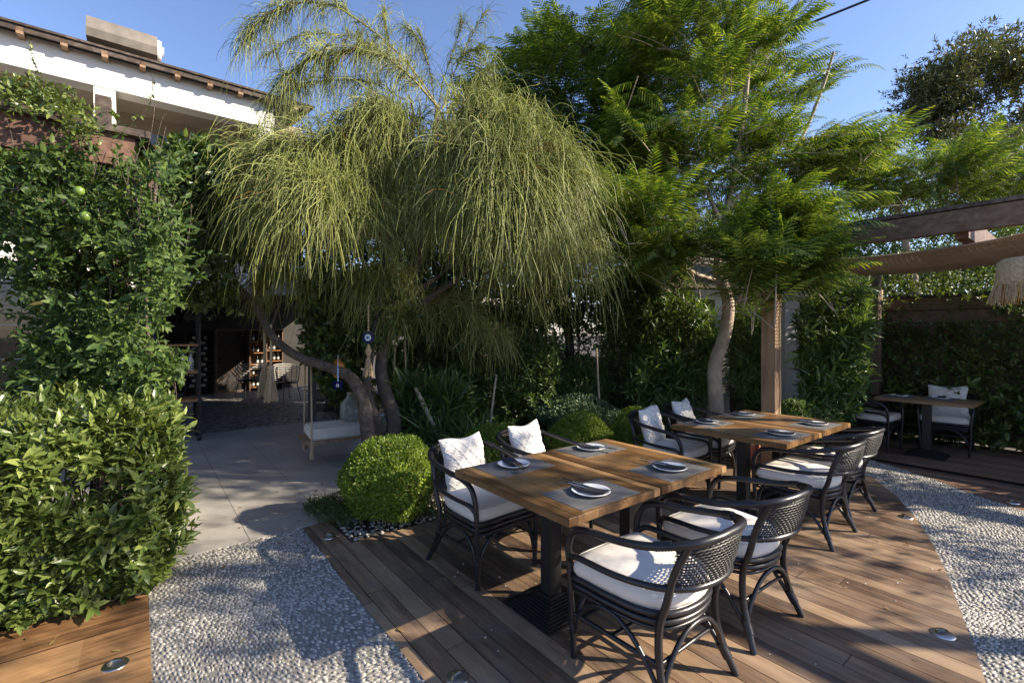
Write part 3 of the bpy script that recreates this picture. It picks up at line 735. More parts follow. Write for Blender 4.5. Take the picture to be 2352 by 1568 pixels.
# two indoor chairs with striped wire-like backs
def basket_chair(b, a, rz, label):
    e = at_house('basket_chair', b, a, 0, rz, label=label, cat='chair', group='striped basket chairs inside the house')
    m = MB()
    for k in range(9):
        z = .46+k*.045; r_ = .27+.035*math.sin(k/8*2.2)
        m.tube([(r_*math.cos(t), r_*math.sin(t)*.9, z+.05*math.sin(t)) for t in np.linspace(-.35, math.pi+.35, 22)], .009, 5)
    m.build('back', M['label'], e)
    m = MB()
    for t in np.linspace(-.3, math.pi+.3, 9): m.tube([(.27*math.cos(t), .24*math.sin(t), .44), (.31*math.cos(t), .28*math.sin(t), .84)], .008, 5)
    m.lathe([(.001,.43),(.26,.43),(.27,.45),(.001,.47)], n=20); m.build('seat', M['iron'], e)
    for sx in (-1, 1):
        for sy in (-1, 1):
            m = MB(); m.tube([(sx*.16, sy*.16, .44), (sx*.23, sy*.23, 0)], .009, 6); m.build('leg', M['iron'], e)
basket_chair(1.75, 4.4, R(200), 'striped basket chair by the lattice cabinet inside the house')
basket_chair(2.35, 3.2, R(20), 'striped basket chair behind the hanging rope tassels')
e = at_house('round_table', 2.2, 4.1, 0, label='dark table between the two basket chairs inside the house', cat='table')
m = MB(); m.lathe([(.001,.74),(.42,.74),(.43,.72),(.42,.70),(.001,.70)], n=28); m.build('tabletop', M['iron'], e)
m = MB(); m.lathe([(.035,.02),(.03,.70)], n=10); m.lathe([(.001,.0),(.24,0),(.24,.015),(.04,.03)], n=24); m.build('pedestal', M['iron'], e)

# solar tank on the roof
e = empty('water_heater', tuple(HP(-.60, 1.2, 6.25)), ANG, label='grey solar water heater tank lying on the roof against the sky', cat='water heater')
m = MB(); oct_ = [(-.30,.0),(-.34,.14),(-.22,.40),(.08,.50),(.30,.40),(.34,.12),(.26,0)]
V = [(x, y, z) for x in (-.62, .62) for y, z in oct_]; k = len(oct_)
m.add(V, [tuple(range(k))[::-1], tuple(range(k, 2*k))]+[(i, (i+1) % k, k+(i+1) % k, k+i) for i in range(k)], 0, False); m.build('casing', plain('weathered_casing', (.17,.15,.125), .7, var=.25, scale=3), e)
m = MB(); m.tube([(.62,.02,.24),(.70,.02,.24),(.705,.02,.24)], [.20,.19,.12], 20); m.tube([(.705,.02,.24),(.75,.02,.24)], .09, 16); m.build('end_cap', M['white'], e)
m = MB(); m.box((.35,.1,-.28), (.05,.4,.6)); m.box((-.35,.1,-.28), (.05,.4,.6)); m.build('feet', M['grey_metal'], e); e.scale = (.72,.85,.85)

# ------------------------------------------------------------------ old pergola on the left (nearer than the house)
PY = 3.75
e = empty('pergola', (P(255, 700, PY).x, PY, 0), ANG, label='dark weathered wooden pergola on the left overgrown by climbing jasmine', cat='pergola')
eo = Vector(e.location)
def loc(v): d = Vector(v)-eo; return (d.dot(Bv), d.dot(Av), d.z)
zt = P(0, 262, PY).z
m = MB(); m.box((-2.30,-.05,3.03), (4.9,.06,.24)); m.build('front_beam', M['beam'], e)
m = MB(); m.box((-2.25,-.0,3.18), (5.0,.26,.055)); m.box((.10,1.2,3.17), (.30,2.6,.055)); m.build('cap_boards', M['old_beam'], e)
m = MB(); m.box((.13,1.4,3.02), (.07,2.9,.27)); m.build('side_beam', M['old_beam'], e)
for x, y in ((-.02,.08), (-3.0,.08), (-.02,2.6)):
    m = MB(); m.box((x, y, 1.53), (.19,.19,3.06)); m.build('post', M['old_beam'], e)
m = MB(); m.box((-.05,.10,3.34), (.10,.10,.28)); m.build('stub_post', M['old_beam'], e)
m = MB()
for k in range(5): m.box((-.5-k*.8, 1.2, 3.05), (.07,2.5,.16))
m.build('rafters', M['old_beam'], e)
m = MB(); m.box((-1.6,.09,2.0), (3.2,.02,.02)); 
for k in range(9): m.tube([(-3.0,.08,.9+k*.25),(.2,.08,.9+k*.25)], .003, 4)
m.build('climbing_wires', M['steel'], e)

# ------------------------------------------------------------------ pergola on the right: post, long beam, netting
pp = Vector((3.07, 5.60, 0))
e = empty('pergola', tuple(pp), ANG, label='brown wooden pergola with a long beam over the terrace on the right', cat='pergola')
m = MB(); m.box((0,0,1.25), (.155,.155,2.5)); m.build('post', M['post'], e)
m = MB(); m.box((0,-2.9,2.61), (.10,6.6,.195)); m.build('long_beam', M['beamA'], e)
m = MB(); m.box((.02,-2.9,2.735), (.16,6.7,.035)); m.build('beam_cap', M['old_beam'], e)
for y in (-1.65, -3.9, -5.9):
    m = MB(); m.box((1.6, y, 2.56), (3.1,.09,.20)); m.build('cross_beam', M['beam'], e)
for x, y in ((3.05,-.2),(3.05,-4.2)):
    m = MB(); m.box((x, y, 1.30), (.18,.18,2.60)); m.build('post', M['beamA'], e)
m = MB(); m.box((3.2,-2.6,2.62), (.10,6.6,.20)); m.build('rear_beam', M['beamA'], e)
m = MB(); m.tube([(0.0+.03*math.sin(i*.35)*.3-.0+.04, -.086, .3+i*.028) for i in range(82)], .006, 5)
for i in range(0, 80): m.lathe([(.001,-.006),(.008,0),(.001,.006)], (.04+.009*math.sin(i*.35), -.088, .3+i*.028), 5)
m.build('rope_light', M['rope'], e)
def netting(name, c00, c10, c01, c11, sag, nu, nv, label, th=.0045, group=None):
    m = MB(); c00, c10, c01, c11 = [np.array(tuple(q)) for q in (c00, c10, c01, c11)]
    def S(u, v):
        p = (c00*(1-u)+c10*u)*(1-v)+(c01*(1-u)+c11*u)*v
        return p+np.array((0, 0, -sag*4*u*(1-u)*(1-.15*math.cos(v*6))))+np.array((.02*math.sin(9*u+v*4), .02*math.sin(v*8), .015*math.sin(7*v+5*u)))
    for i in range(nu+1):
        u = i/nu; pts = np.array([S(u, v) for v in np.linspace(0, 1, 14)]); m.tube(pts, th, 4, caps=False)
    for j in range(nv+1):
        v = j/nv; pts = np.array([S(u, v) for u in np.linspace(0, 1, 24)]); m.tube(pts, th*1.5, 4, caps=False)
    return tag(m.build(name, M['net'], None), label, 'shade net', group)
M['net'] = plain('net_cord', (.27,.215,.165), .9, var=.2, bmp=.3)
# first net sags between two cross lines; u runs from the post toward the camera
q = lambda x, y, z: ba(pp, x, y, z)
netting('shade_net', q(.25,-.35,2.44), q(.12,-2.35,2.54), q(2.2,.1,2.45), q(2.2,-2.4,2.56), .12, 44, 34, 'brown netting sagging under the long beam of the right pergola', .0062, 'brown shade nets of the right pergola')
# straw pendant shade
sp = P(2362, 650, 3.75)
e = empty('pendant_lamp', (sp.x, sp.y, 1.98), 0, label='straw fringed lamp shade hanging at the right frame edge', cat='lamp')
m = MB(); m.lathe([(.02,.22),(.14,.21),(.18,.18),(.19,.0)], n=28); m.build('straw_drum', M['straw'], e)
m = MB(); rr = random.Random(3)
for i in range(300):
    a = rr.uniform(0, 6.283); r0 = .188; l = rr.uniform(.10, .17); o_ = rr.uniform(.0, .05)
    m.tube([(r0*math.cos(a), r0*math.sin(a), .02), ((r0+o_*.6)*math.cos(a+.03), (r0+o_*.6)*math.sin(a+.03), -l*.5), ((r0+o_)*math.cos(a+.05), (r0+o_)*math.sin(a+.05), -l)], .0028, 3, caps=False)
m.build('fringe', M['straw'], e)
m = MB(); m.tube([(0,0,.22),(0,0,.55)], .004, 6); m.build('cord', M['iron'], e)
m = MB(); an_ = math.atan2(-sp.y, -sp.x)+.15
m.tube([(.194*math.cos(an_+.10*math.sin(t*2.2)), .194*math.sin(an_+.10*math.sin(t*2.2)), .02+.045*t) for t in np.linspace(0, 3.6, 26)], .006, 5); m.build('white_curl', M['plate'], e)

# ------------------------------------------------------------------ white garden pavilion behind the post
pv = Vector((4.72, 8.1, 0))
e = empty('pavilion', tuple(pv), R(6), label='small white pavilion with a cane roof behind the wooden post', cat='pavilion')
for x, y in ((.0,.0),(-1.25,.0),(.0,2.2),(-1.25,2.2)):
    m = MB(); m.box((x, y, 1.08), (.26,.26,2.16)); m.build('column', M['white'], e)
m = MB(); m.box((-.7,.0,2.24), (2.6,.24,.16)); m.box((-1.25,1.2,2.24), (.2,2.1,.16)); m.box((0,1.2,2.24), (.2,2.1,.16)); m.build('frame_beams', M['white'], e)
m = MB(); rr = random.Random(8)
for i in range(125):
    x = -2.3+i*.026; dz = rr.uniform(-.012,.012)
    m.tube([(x, -.55+rr.uniform(-.07,.07), 2.30+dz), (x+rr.uniform(-.02,.02), 2.6, 3.35+dz)], .0105, 4)
m.build('cane_roof', plain('cane', (.42,.36,.29), .8, var=.3, scale=30), e)
# dry stone and render wall far behind the shrubs
e = empty('garden_wall', (.8, 9.9, 0), R(14), label='low stone wall glimpsed behind the shrubs', cat='wall')
m = MB(); m.box((.0,0,.55), (5.2,.25,1.1)); m.build('stone_base', plain('stone_wall', (.30,.24,.20), .9, var=.4, scale=7, bmp=.8, bscale=14, bd=.03), e)

e = empty('shed', (-1.0, 11.0, 0), R(4), label='pale low outbuilding with a sloping roof behind the weeping tree', cat='shed')
m = MB(); m.box((0,1.2,1.15), (2.6,2.2,2.3)); m.build('walls', M['beige'], e)
m = MB(); m.add([(-1.4,-.4,2.3),(1.4,-.4,2.3),(1.4,2.6,3.0),(-1.4,2.6,3.0),(-1.4,-.4,2.22),(1.4,-.4,2.22),(1.4,2.6,2.92),(-1.4,2.6,2.92)], [(0,1,2,3),(7,6,5,4),(0,4,5,1),(1,5,6,2),(2,6,7,3),(3,7,4,0)], 0, False); m.build('roof', M['white'], e)
# fence behind the leafy wall
fb = Vector((hw0.x, hw0.y, 0))+Bv*.42
e = empty('wooden_fence', tuple(fb), ANG, label='brown horizontal board fence behind the climbing leaves on the right', cat='fence')
for k in range(12): pass
m = MB()
for k in range(11): m.box((0,-1.0+1.25,.1+k*.195), (.03,7.5,.182))
m.build('boards', M['beamA'], e)
m = MB(); m.box((.03,.25,1.1), (.01,7.4,2.2)); m.build('light_block_sheet', M['dark_int'], e)  # added dark sheet, blocks light so the gaps between boards stay dark
for y in (-3.2,-1.4,.4,2.2,3.9):
    m = MB(); m.box((.08, y, 1.15), (.10,.10,2.3)); m.build('post', M['beamA'], e)
m = MB(); m.box((-.12, 1.22, 1.15), (.17,.17,2.3)); m.build('post', M['post'], e)

# terracotta pot below the second table
e = empty('plant_pot', tuple(g(1716, 1062)), 0, label='small terracotta pot seen between the legs under the second table', cat='pot')
m = MB(); m.lathe([(.001,0),(.10,0),(.12,.10),(.135,.20),(.145,.21),(.145,.25),(.125,.25),(.12,.22),(.001,.22)], n=24); m.build('pot', M['terracotta'], e)
m = MB(); m.lathe([(.001,.235),(.12,.236)], n=20); m.build('earth', M['soil'], e)
# bollard lamp in the bed
bo = ba(bedc, 1.95, .62)
e = empty('bollard_lamp', tuple(bo), 0, label='short black cylindrical garden lamp among the clipped shrubs', cat='garden lamp')
m = MB(); m.lathe([(.001,0),(.05,0),(.05,.44),(.001,.44)], n=20); m.build('stem', M['iron'], e)
m = MB(); m.lathe([(.001,.445),(.062,.445),(.062,.53),(.058,.54),(.001,.54)], n=24); m.build('head', M['iron'], e)

# ------------------------------------------------------------------ swing bench, ornaments
SW = Vector((-2.42, 5.62, 0)); swa = math.atan2(.52, .85)
e = empty('swing_bench', (SW.x, SW.y, .27), swa, label='hanging wooden swing bench with a white mattress on ropes behind the trunks', cat='swing')
m = MB()
for y in (.06,.26,.46): m.box((.62, y, .02), (1.36,.15,.035))
m.box((.03,.26,-.005), (.07,.62,.04)); m.box((1.2,.26,-.005), (.07,.62,.04)); m.build('seat', M['post'], e)
bm = bmesh.new(); bmesh.ops.create_cube(bm, size=1)
for v in bm.verts: v.co = Vector((v.co.x*1.24+.64, v.co.y*.56+.27, .105+v.co.z*.13))
bmesh.ops.bevel(bm, geom=bm.edges[:], offset=.022, segments=3, affect='EDGES')
me = bpy.data.meshes.new('mattress'); bm.to_mesh(me); bm.free(); me.materials.append(M['cushion']); o = bpy.data.objects.new('mattress', me); COL.objects.link(o); o.parent = e
for x in (.03, 1.2):
    m = MB()
    for y in (-.04, .56): m.tube([(x, y, -.02), (x, y+.01, .3), (x, .26+(y-.26)*.25, 2.6)], .011, 6)
    m.build('rope', M['rope'], e)
    for y in (-.04, .56):
        m = MB(); m.lathe([(.008,.02),(.022,.0),(.016,-.03),(.030,-.14),(.001,-.15)], (x, y, -.03), 10); m.lathe([(.001,.05),(.02,.03),(.02,-.0),(.001,-.02)], (x, y, 0), 10); m.build('rope_knot', M['rope'], e)
def tassel(name, top, ltot, lt, wd, label, cat, group=None, mat='rope', n=70):
    e = empty(name, tuple(top), 0, label=label, cat=cat, group=group)
    m = MB(); m.tube([(0,0,0),(.004,.004,-(ltot-lt)*.5),(0,0,-(ltot-lt))], .014, 7); m.lathe([(.001,.03),(.03,.01),(.034,-.02),(.022,-.04)], (0,0,-(ltot-lt)), 12); m.build('cord', M[mat], e)
    m = MB(); rr = random.Random(int(ltot*1000))
    for i in range(n):
        a = rr.uniform(0, 6.283); q_ = math.sqrt(rr.random()); l = lt*rr.uniform(.86, 1.05)
        m.tube([(.015*q_*math.cos(a), .015*q_*math.sin(a), -(ltot-lt)), (wd*.5*q_*math.cos(a), wd*.5*q_*math.sin(a), -(ltot-lt)-l*.35), (wd*q_*math.cos(a+.1), wd*q_*math.sin(a+.1), -(ltot-lt)-l)], .0042, 4)
    m.build('fringe', M[mat], e); return e
tassel('rope_tassel', P(607, 742, 5.3), .82, .36, .075, 'left of the two thick jute tassels hanging from the leaning trunk', 'tassel', 'jute tassels on the leaning trunk')
tassel('rope_tassel', P(622, 745, 5.2), .84, .38, .075, 'right of the two thick jute tassels hanging from the leaning trunk', 'tassel', 'jute tassels on the leaning trunk')
# evil eye charms: rotation faces the camera side of the garden
def disc(e, nm, r, d, mat, z=0, x=0):
    m = MB(); m.tube([(x,-d,z),(x,-d+.004,z)], r, 28); return m.build(nm, M[mat], e)
c_ = P(846, 775, 4.9)
e = empty('eye_charm', (c_.x, c_.y, c_.z), R(-10), label='round dark blue glass eye charm above a straw tassel by the trunk', cat='charm', group='blue eye charms hanging from the tree')
m = MB(); m.tube([(0,-.006,0),(0,.012,0)], [.066,.060], 30); m.build('blue_glass', M['blue'], e)
disc(e, 'white_ring', .034, .011, 'plate'); disc(e, 'pale_ring', .024, .014, 'sky_blue'); disc(e, 'pupil', .011, .017, 'blue')
m = MB(); m.tube([(0,.0,.06),(0,.0,.36)], .003, 5)
for i in range(9): m.lathe([(.001,.014),(.013,0),(.001,-.014)], (0,0,.08+i*.03), 8)
m.build('bead_string', M['straw'], e)
m = MB(); rr = random.Random(2)
for i in range(90):
    a = rr.uniform(0, 6.283); q_ = rr.random()
    m.tube([(0,.005,-.06),(.035*q_*math.cos(a), .02*math.sin(a), -.14),(.012*math.cos(a),.01*math.sin(a),-.20),(.065*q_*math.cos(a),.045*q_*math.sin(a),-.37-.04*q_)], .0036, 3)
m.build('straw_tassel', M['straw'], e)
c_ = P(848, 970*.9, 4.95); c_ = P(849, 968*.905, 4.95)
c_ = P(848, 0, 5.0); c_ = P(847, 968, 5.0)
c_ = P(776, 884, 4.9)
e = empty('eye_charm', (c_.x, c_.y, c_.z), R(-8), label='blue butterfly shaped eye charm on a bead string in front of the glass jar', cat='charm', group='blue eye charms hanging from the tree')
m = MB()
for s in (-1, 1):
    for zz, r_ in ((.022,.040),(-.026,.030)):
        m.tube([(s*.036,-.004,zz),(s*.036,.006,zz)], r_, 18)
m.build('wings', M['blue'], e); e.scale = (.75,.75,.75); disc(e, 'white_ring', .022, .010, 'plate', -.004); disc(e, 'pupil', .010, .013, 'blue', -.004)
m = MB(); m.tube([(0,0,.03),(0,0,.42)], .003, 5)
for i in range(5): m.lathe([(.001,.018),(.017,0),(.001,-.018)], (0,0,.07+i*.036), 10)
m.build('bead_string', M['sky_blue'], e)
c_ = P(615, 800, 5.15)
c_ = P(838*.92, 838, 5.4)
e = empty('lantern', (c_.x, c_.y+.1, c_.z-.04), 0, label='amber glass lantern hanging between the trunks', cat='lantern')
m = MB(); m.lathe([(.001,-.11),(.05,-.11),(.07,-.06),(.07,.03),(.045,.09),(.015,.12)], n=20); m.build('amber_bowl', M['amber'], e)
m = MB(); m.tube([(0,0,.12),(0,0,.5)], .008, 6); m.build('cord', M['rope'], e)
jb = Vector((SW.x, SW.y, 0))+Vector((math.cos(swa), math.sin(swa), 0))*.57+Vector((-math.sin(swa), math.cos(swa), 0))*.40
e = empty('glass_jar', (jb.x, jb.y, .445), 0, label='large clear glass demijohn standing on the swing bench', cat='jar')
m = MB(); m.lathe([(.001,.004),(.10,.0),(.125,.04),(.13,.16),(.115,.24),(.06,.29),(.045,.33),(.052,.35)], n=28); m.build('glass', M['jar'], e)
m = MB(); m.lathe([(.001,.34),(.042,.34),(.042,.37),(.001,.37)], n=16); m.build('stopper', M['rope'], e)
jb2 = jb+Vector((math.cos(swa), math.sin(swa), 0))*.25
e = empty('wicker_basket', (jb2.x, jb2.y, .445), 0, label='tan straw basket leaning on the swing bench beside the glass jar', cat='basket')
m = MB(); m.lathe([(.001,0),(.10,0),(.125,.08),(.13,.2),(.09,.3),(.07,.31)], n=22); m.build('body', M['straw'], e)
m = MB(); m.tube([(.09*math.cos(t), 0, .3+.10*math.sin(t)) for t in np.linspace(0, math.pi, 12)], .008, 6); m.build('handle', M['straw'], e)

# ------------------------------------------------------------------ shelf trolley outside the house
so_ = g(462, 1010)
e = empty('shelf_unit', tuple(so_), ANG, label='tall steel framed shelf with wooden boards outside the house entrance', cat='shelf')
for x in (-.02, -1.15):
    for y in (0, .42):
        m = MB(); m.box((x, y, .98), (.035,.035,1.86)); m.build('upright', M['iron'], e)
for z, th in ((.60,.035),(1.02,.035),(1.42,.025)):
    m = MB(); m.box((-.585,.21,z), (1.12,.44,th)); m.build('board', M['hide'], e)
m = MB(); m.box((-.585,.42,.35), (1.1,.012,.45)); m.build('glass_panel', M['glass'], e)
m = MB(); m.box((-.585,.44,1.2), (1.1,.012,.30)); m.build('glass_panel', M['glass'], e)
for y in (0,.42):
    m = MB(); m.tube([(-.045,y,.045),(.005,y,.045)], .045, 16); m.build('wheel', M['iron'], e)
def on_shelf(x, y, z): return so_+Bv*x+Av*y+Vector((0,0,z))
p = on_shelf(-.95,.2,1.433)
e = empty('wicker_basket', tuple(p), 0, label='round straw basket on the top board of the outdoor shelf', cat='basket'); m = MB(); m.lathe([(.001,0),(.11,0),(.13,.06),(.12,.14),(.10,.14),(.10,.05),(.001,.05)], n=20); m.build('body', M['straw'], e)
m = MB(); m.tube([(.11*math.cos(t), 0, .14+.07*math.sin(t)) for t in np.linspace(0, math.pi, 12)], .007, 6); m.build('handle', M['straw'], e)
for k, (x, z, lb) in enumerate(((-.55,1.433,'dark bottle beside the straw basket on the top board of the shelf'), (-.12,1.038,'white striped bottle at the end of the orange middle board'), (-.22,1.038,'second white striped bottle on the orange middle board'), (-.5,.618,'dark bottle on the lowest board of the outdoor shelf'))):
    b_ = empty('bottle', tuple(on_shelf(x,.12,z)), 0, label=lb, cat='bottle', group='bottles on the outdoor shelf')
    m = MB(); m.lathe([(.001,0),(.038,0),(.04,.10),(.035,.15),(.014,.20),(.014,.25),(.001,.25)], n=14); m.build('glass', M['plate'] if k in (1, 2) else M['bottle'], b_)
    m = MB()
    for q_ in range(3): m.lathe([(.041,.03+q_*.035),(.0415,.045+q_*.035)], n=14)
    m.build('bands', M['blue'], b_)
# snake plant on the shelf
e = empty('snake_plant', tuple(on_shelf(-.72,.25,1.433)), 0, label='upright snake plant in a grey pot on the top board of the shelf', cat='plant')
m = MB(); m.lathe([(.001,0),(.09,0),(.11,.17),(.10,.17),(.001,.15)], n=20); m.build('pot', M['grey_metal'], e)
m = MB(); rr = random.Random(5)
for i in range(16):
    a = rr.uniform(0, 6.28); l = rr.uniform(.35,.62); t_ = rr.uniform(.05,.22); G = []
    for k in range(7):
        f = k/6; wd = .028*math.sin(min(1, .25+f*.9)*math.pi)**.6+.001
        if f == 1: wd = .001
        c = np.array((t_*f*math.cos(a), t_*f*math.sin(a), .15+l*f)); s_ = np.array((-math.sin(a), math.cos(a), 0))
        G.append([c-s_*wd, c+s_*wd])
    m.grid(np.array(G))
m.build('leaves', M['l_ole'], e)

# power cable across the sky
m = MB(); pa, pb = P(2010, -6, 9), P(1850, 58, 9.6); dvec = pb-pa
pts = [tuple(pa-dvec*3.0+Vector((0,0,.2)))]+[tuple(pa+dvec*t) for t in np.linspace(-.5, 8, 12)]
m.tube(pts, .022, 6); tag(m.build('power_cable', M['iron']), 'black power cable crossing the sky above the fern leaved tree', 'cable')
# ------------------------------------------------------------------ foliage machinery
FULL_V = np.array([(0,0,0),(.3,-.5,.10),(.32,0,0),(.3,.5,.10),(.68,-.38,.08),(.70,0,-.02),(.68,.38,.08),(1,0,-.10)])
FULL_F = [np.array([(0,2,1),(0,3,2),(4,5,7),(5,6,7)]), np.array([(1,2,5,4),(2,3,6,5)])]
DIA_V = np.array([(0,0,0),(.45,-.5,.12),(1,0,-.06),(.45,.5,.12)]); DIA_F = [np.array([(0,2,1),(0,3,2)])]
def unit(n): return nrm(rng.normal(size=(n, 3)))
def leaves(m, pos, d, up, L, wr, full=True, mi=0):
    d = nrm(d); b = nrm(np.cross(up, d)); n = np.cross(d, b); L = np.broadcast_to(L, len(pos))
    T, Fs = (FULL_V, FULL_F) if full else (DIA_V, DIA_F)
    V = pos[:, None]+L[:, None, None]*(T[None, :, 0:1]*d[:, None]+wr*T[None, :, 1:2]*b[:, None]+(T[None, :, 2:3]*wr-.16*T[None, :, 0:1]**2)*n[:, None])
    k = len(T); base = m.n
    m.V.append(V.reshape(-1, 3)); m.n += V.shape[0]*k
    off = base+(np.arange(len(pos))*k)[:, None, None]
    for f in Fs: m.F.append((off+f[None]).reshape(-1, f.shape[1])); m.M.append(mi); m.S.append(False)
def shoots(m, pos, d, slen, K, L, wr, full=True, ang=.9, stem=None, mi=0):
    """each shoot carries K leaves round its stem, fuller toward its tip"""
    S_ = len(pos); d = nrm(d); a = nrm(np.cross(d, unit(S_))); b = np.cross(d, a)
    k = np.arange(K); f = (k+1)/K; ph = k*2.4+rng.uniform(0, 6, (S_, 1)); sl = np.broadcast_to(slen, S_)
    base = pos[:, None]+d[:, None]*(f[None, :, None]*sl[:, None, None])
    rad = np.cos(ph)[..., None]*a[:, None]+np.sin(ph)[..., None]*b[:, None]
    an = ang*(1.15-.75*f)[None, :, None]+rng.normal(0, .15, (S_, K, 1))
    ld = d[:, None]*np.cos(an)+rad*np.sin(an)
    LL = L*rng.uniform(.45, 1.25, (S_, K))*rng.uniform(.75, 1.2, (S_, 1))*(1-.25*(f[None] > .95))
    up = nrm(d[:, None]*1.0-rad*.2+np.array((0, 0, .6))+rng.normal(0, .25, (S_, K, 3)))
    leaves(m, base.reshape(-1, 3), ld.reshape(-1, 3), up.reshape(-1, 3), LL.ravel(), wr, full, mi)
    if stem:
        for i in range(S_): m.tube([pos[i]-d[i]*sl[i]*.6, pos[i]+d[i]*sl[i]], stem, 3, stem_mi, caps=False)
stem_mi = 1
def clump(p, thr, sc=2.0, seed=0):
    q = p*sc+seed*3.7
    v = np.sin(q[:, 0]*2.1+np.sin(q[:, 1]*1.7))+np.sin(q[:, 1]*2.3+np.sin(q[:, 2]*1.9+1))+np.sin(q[:, 2]*2.7+np.sin(q[:, 0]*2.2+2))
    return v > thr
def ell(n, c, r, shell=.5, zmin=None):
    u = unit(n); rr_ = rng.uniform(shell**3, 1, n)**(1/3)
    p = np.array(tuple(c))+u*rr_[:, None]*np.array(r)
    if zmin is not None: k = p[:, 2] > zmin; p, u = p[k], u[k]
    return p, u
def inpoly(x, y, pl):
    ins = np.zeros(len(x), bool); n = len(pl)
    for i in range(n):
        (ax, ay), (bx, by) = pl[i], pl[(i+1) % n]
        ins ^= ((ay > y) != (by > y)) & (x < (bx-ax)*(y-ay)/(by-ay+1e-12)+ax)
    return ins
def mass(n, pl, Y0, Y1, yfun=None):
    """points filling a crown whose outline was measured off the photograph, spread over its real depth"""
    a = np.array(pl, float); out = []; tot = 0
    while tot < n:
        x = rng.uniform(a[:, 0].min(), a[:, 0].max(), n*2); y = rng.uniform(a[:, 1].min(), a[:, 1].max(), n*2)
        k = inpoly(x, y, pl); x, y = x[k], y[k]; out.append(np.stack([x, y], -1)); tot += len(x)
    q = np.concatenate(out)[:n]; Y = rng.uniform(Y0, Y1, n)
    return np.stack([(q[:, 0]-CX)/F*Y, Y, H-(q[:, 1]-CY)/F*Y], -1)
def skeleton(m, root, targets, r0, sides=5, mi=0, droop=.0, pull=.35, first=None, rmin=.004, taper=.75):
    """grow branches: each target joins the nearest point of what already stands"""
    nodes = [np.array(tuple(q)) for q in root]; rad = list(np.linspace(r0, r0*.7, len(root)))
    m.tube(crom(nodes, 4), np.interp(np.linspace(0, 1, 4*(len(nodes)-1)+1), np.linspace(0, 1, len(nodes)), rad), max(8, sides), mi)
    st = 1 if len(nodes) > 2 else 0
    P_ = np.array(nodes[st:]); R_ = np.array(rad[st:])
    T = np.asarray(targets); T = T[np.argsort(np.linalg.norm(T-nodes[-1], axis=1))]
    for t in T:
        dd = np.linalg.norm(P_-t, axis=1)+.25*np.maximum(0, P_[:, 2]-t[2]); i = int(np.argmin(dd)); a = P_[i]; d = np.linalg.norm(t-a)
        if d < .02: continue
        ra = max(rmin, min(R_[i]*taper, .010+.028*d)); rb = max(rmin*.7, ra*.5)
        mid = (a+t)/2+np.array((0, 0, pull*.25*d))+rng.normal(0, .05*d, 3)
        m.tube(crom([a, mid, t], 4), np.linspace(ra, rb, 9), sides, mi, caps=False)
        P_ = np.vstack([P_, crom([a, mid, t], 3)[2:]]); nn = len(P_)-len(R_); R_ = np.append(R_, np.linspace(ra, rb, nn))
def shade_gap(p, prob):
    gr = p-SUNV*(p[:, 2:3]/SUNV[2]); k = (gr[:, 0] > -4.8) & (gr[:, 0] < -2.0) & (gr[:, 1] > 4.6) & (gr[:, 1] < 7.3)
    return ~(k & (rng.uniform(0, 1, len(p)) < prob))
def plant(name, label, cat, group=None): return empty(name, (0,0,0), 0, label=label, cat=cat, group=group)

# ------------------------------------------------------------------ leafy hedge, lower left
hf0 = g(345, 1362); hfo = Vector((hf0.x, hf0.y, 0))
n = 6000; u = rng.uniform(0, 1, n); face = rng.choice(3, n, p=[.56, .16, .28])
b_ = -rng.uniform(0, 2.0, n); a_ = rng.uniform(0, .85, n); z_ = rng.uniform(.02, 1.04, n)
dep = np.abs(rng.normal(0, .11, n))-.03
bulge = .09*np.sin(b_*4+1)*np.sin(z_*5)+.08*np.sin(z_*3.0)+.04*np.sin(b_*11)*np.sin(z_*9)
a_ = np.where(face == 0, dep-bulge, a_); b_ = np.where(face == 1, -dep+bulge-.02, b_); z_ = np.where(face == 2, 1.05-dep+.08*np.sin(b_*5+1)*np.cos(a_*6)+.04*np.sin(b_*13), z_)
rnd = (z_ > .9) & (face == 0); a_ = a_+np.where(rnd, (z_-.9)*.5, 0)
pos = np.array(tuple(hfo))+b_[:, None]*np.array(tuple(Bv))+a_[:, None]*np.array(tuple(Av)); pos[:, 2] = z_
out = np.where((face == 0)[:, None], -np.array(tuple(Av)), np.where((face == 1)[:, None], np.array(tuple(Bv)), np.array((0,0,1.))))
d = nrm(out*.7+np.array((0,0,.75))+rng.normal(0, .42, (n, 3)))
e = plant('hedge', 'dense light green leafy hedge in the lower left corner', 'hedge')
m = MB(); k = clump(pos, -1.7, 3.1)
shoots(m, pos[k], d[k], .10, 7, .088, .33, ang=1.0); 
tp_ = np.array(tuple(hfo))+(-rng.uniform(-.12,1.9,(170,1)))*np.array(tuple(Bv))+rng.uniform(-.05,.8,(170,1))*np.array(tuple(Av)); tp_[:, 2] = rng.uniform(.9, 1.08, 170); tp_[:60, 2] = rng.uniform(.2, .95, 60); tp_[:60] -= np.array(tuple(Av))*.05
shoots(m, tp_, np.array((.1,-.15,1.1))+rng.normal(0,.35,tp_.shape), .17, 8, .085, .26, ang=.9); m.build('foliage', M['l_hedge'], e)
m = MB()
for i in range(260):
    p0 = hfo-Bv*random.uniform(0, 1.9)+Av*random.uniform(.06, .7); h_ = random.uniform(.5, 1.0); q_ = Vector((random.uniform(-.08,.08), random.uniform(-.08,.08), 0))
    m.tube([p0, p0+q_+Vector((0,0,h_*.5)), p0+q_*2+Vector((0,0,h_))], [.006,.005,.003], 5)
m.build('stems', M['bark'], e)
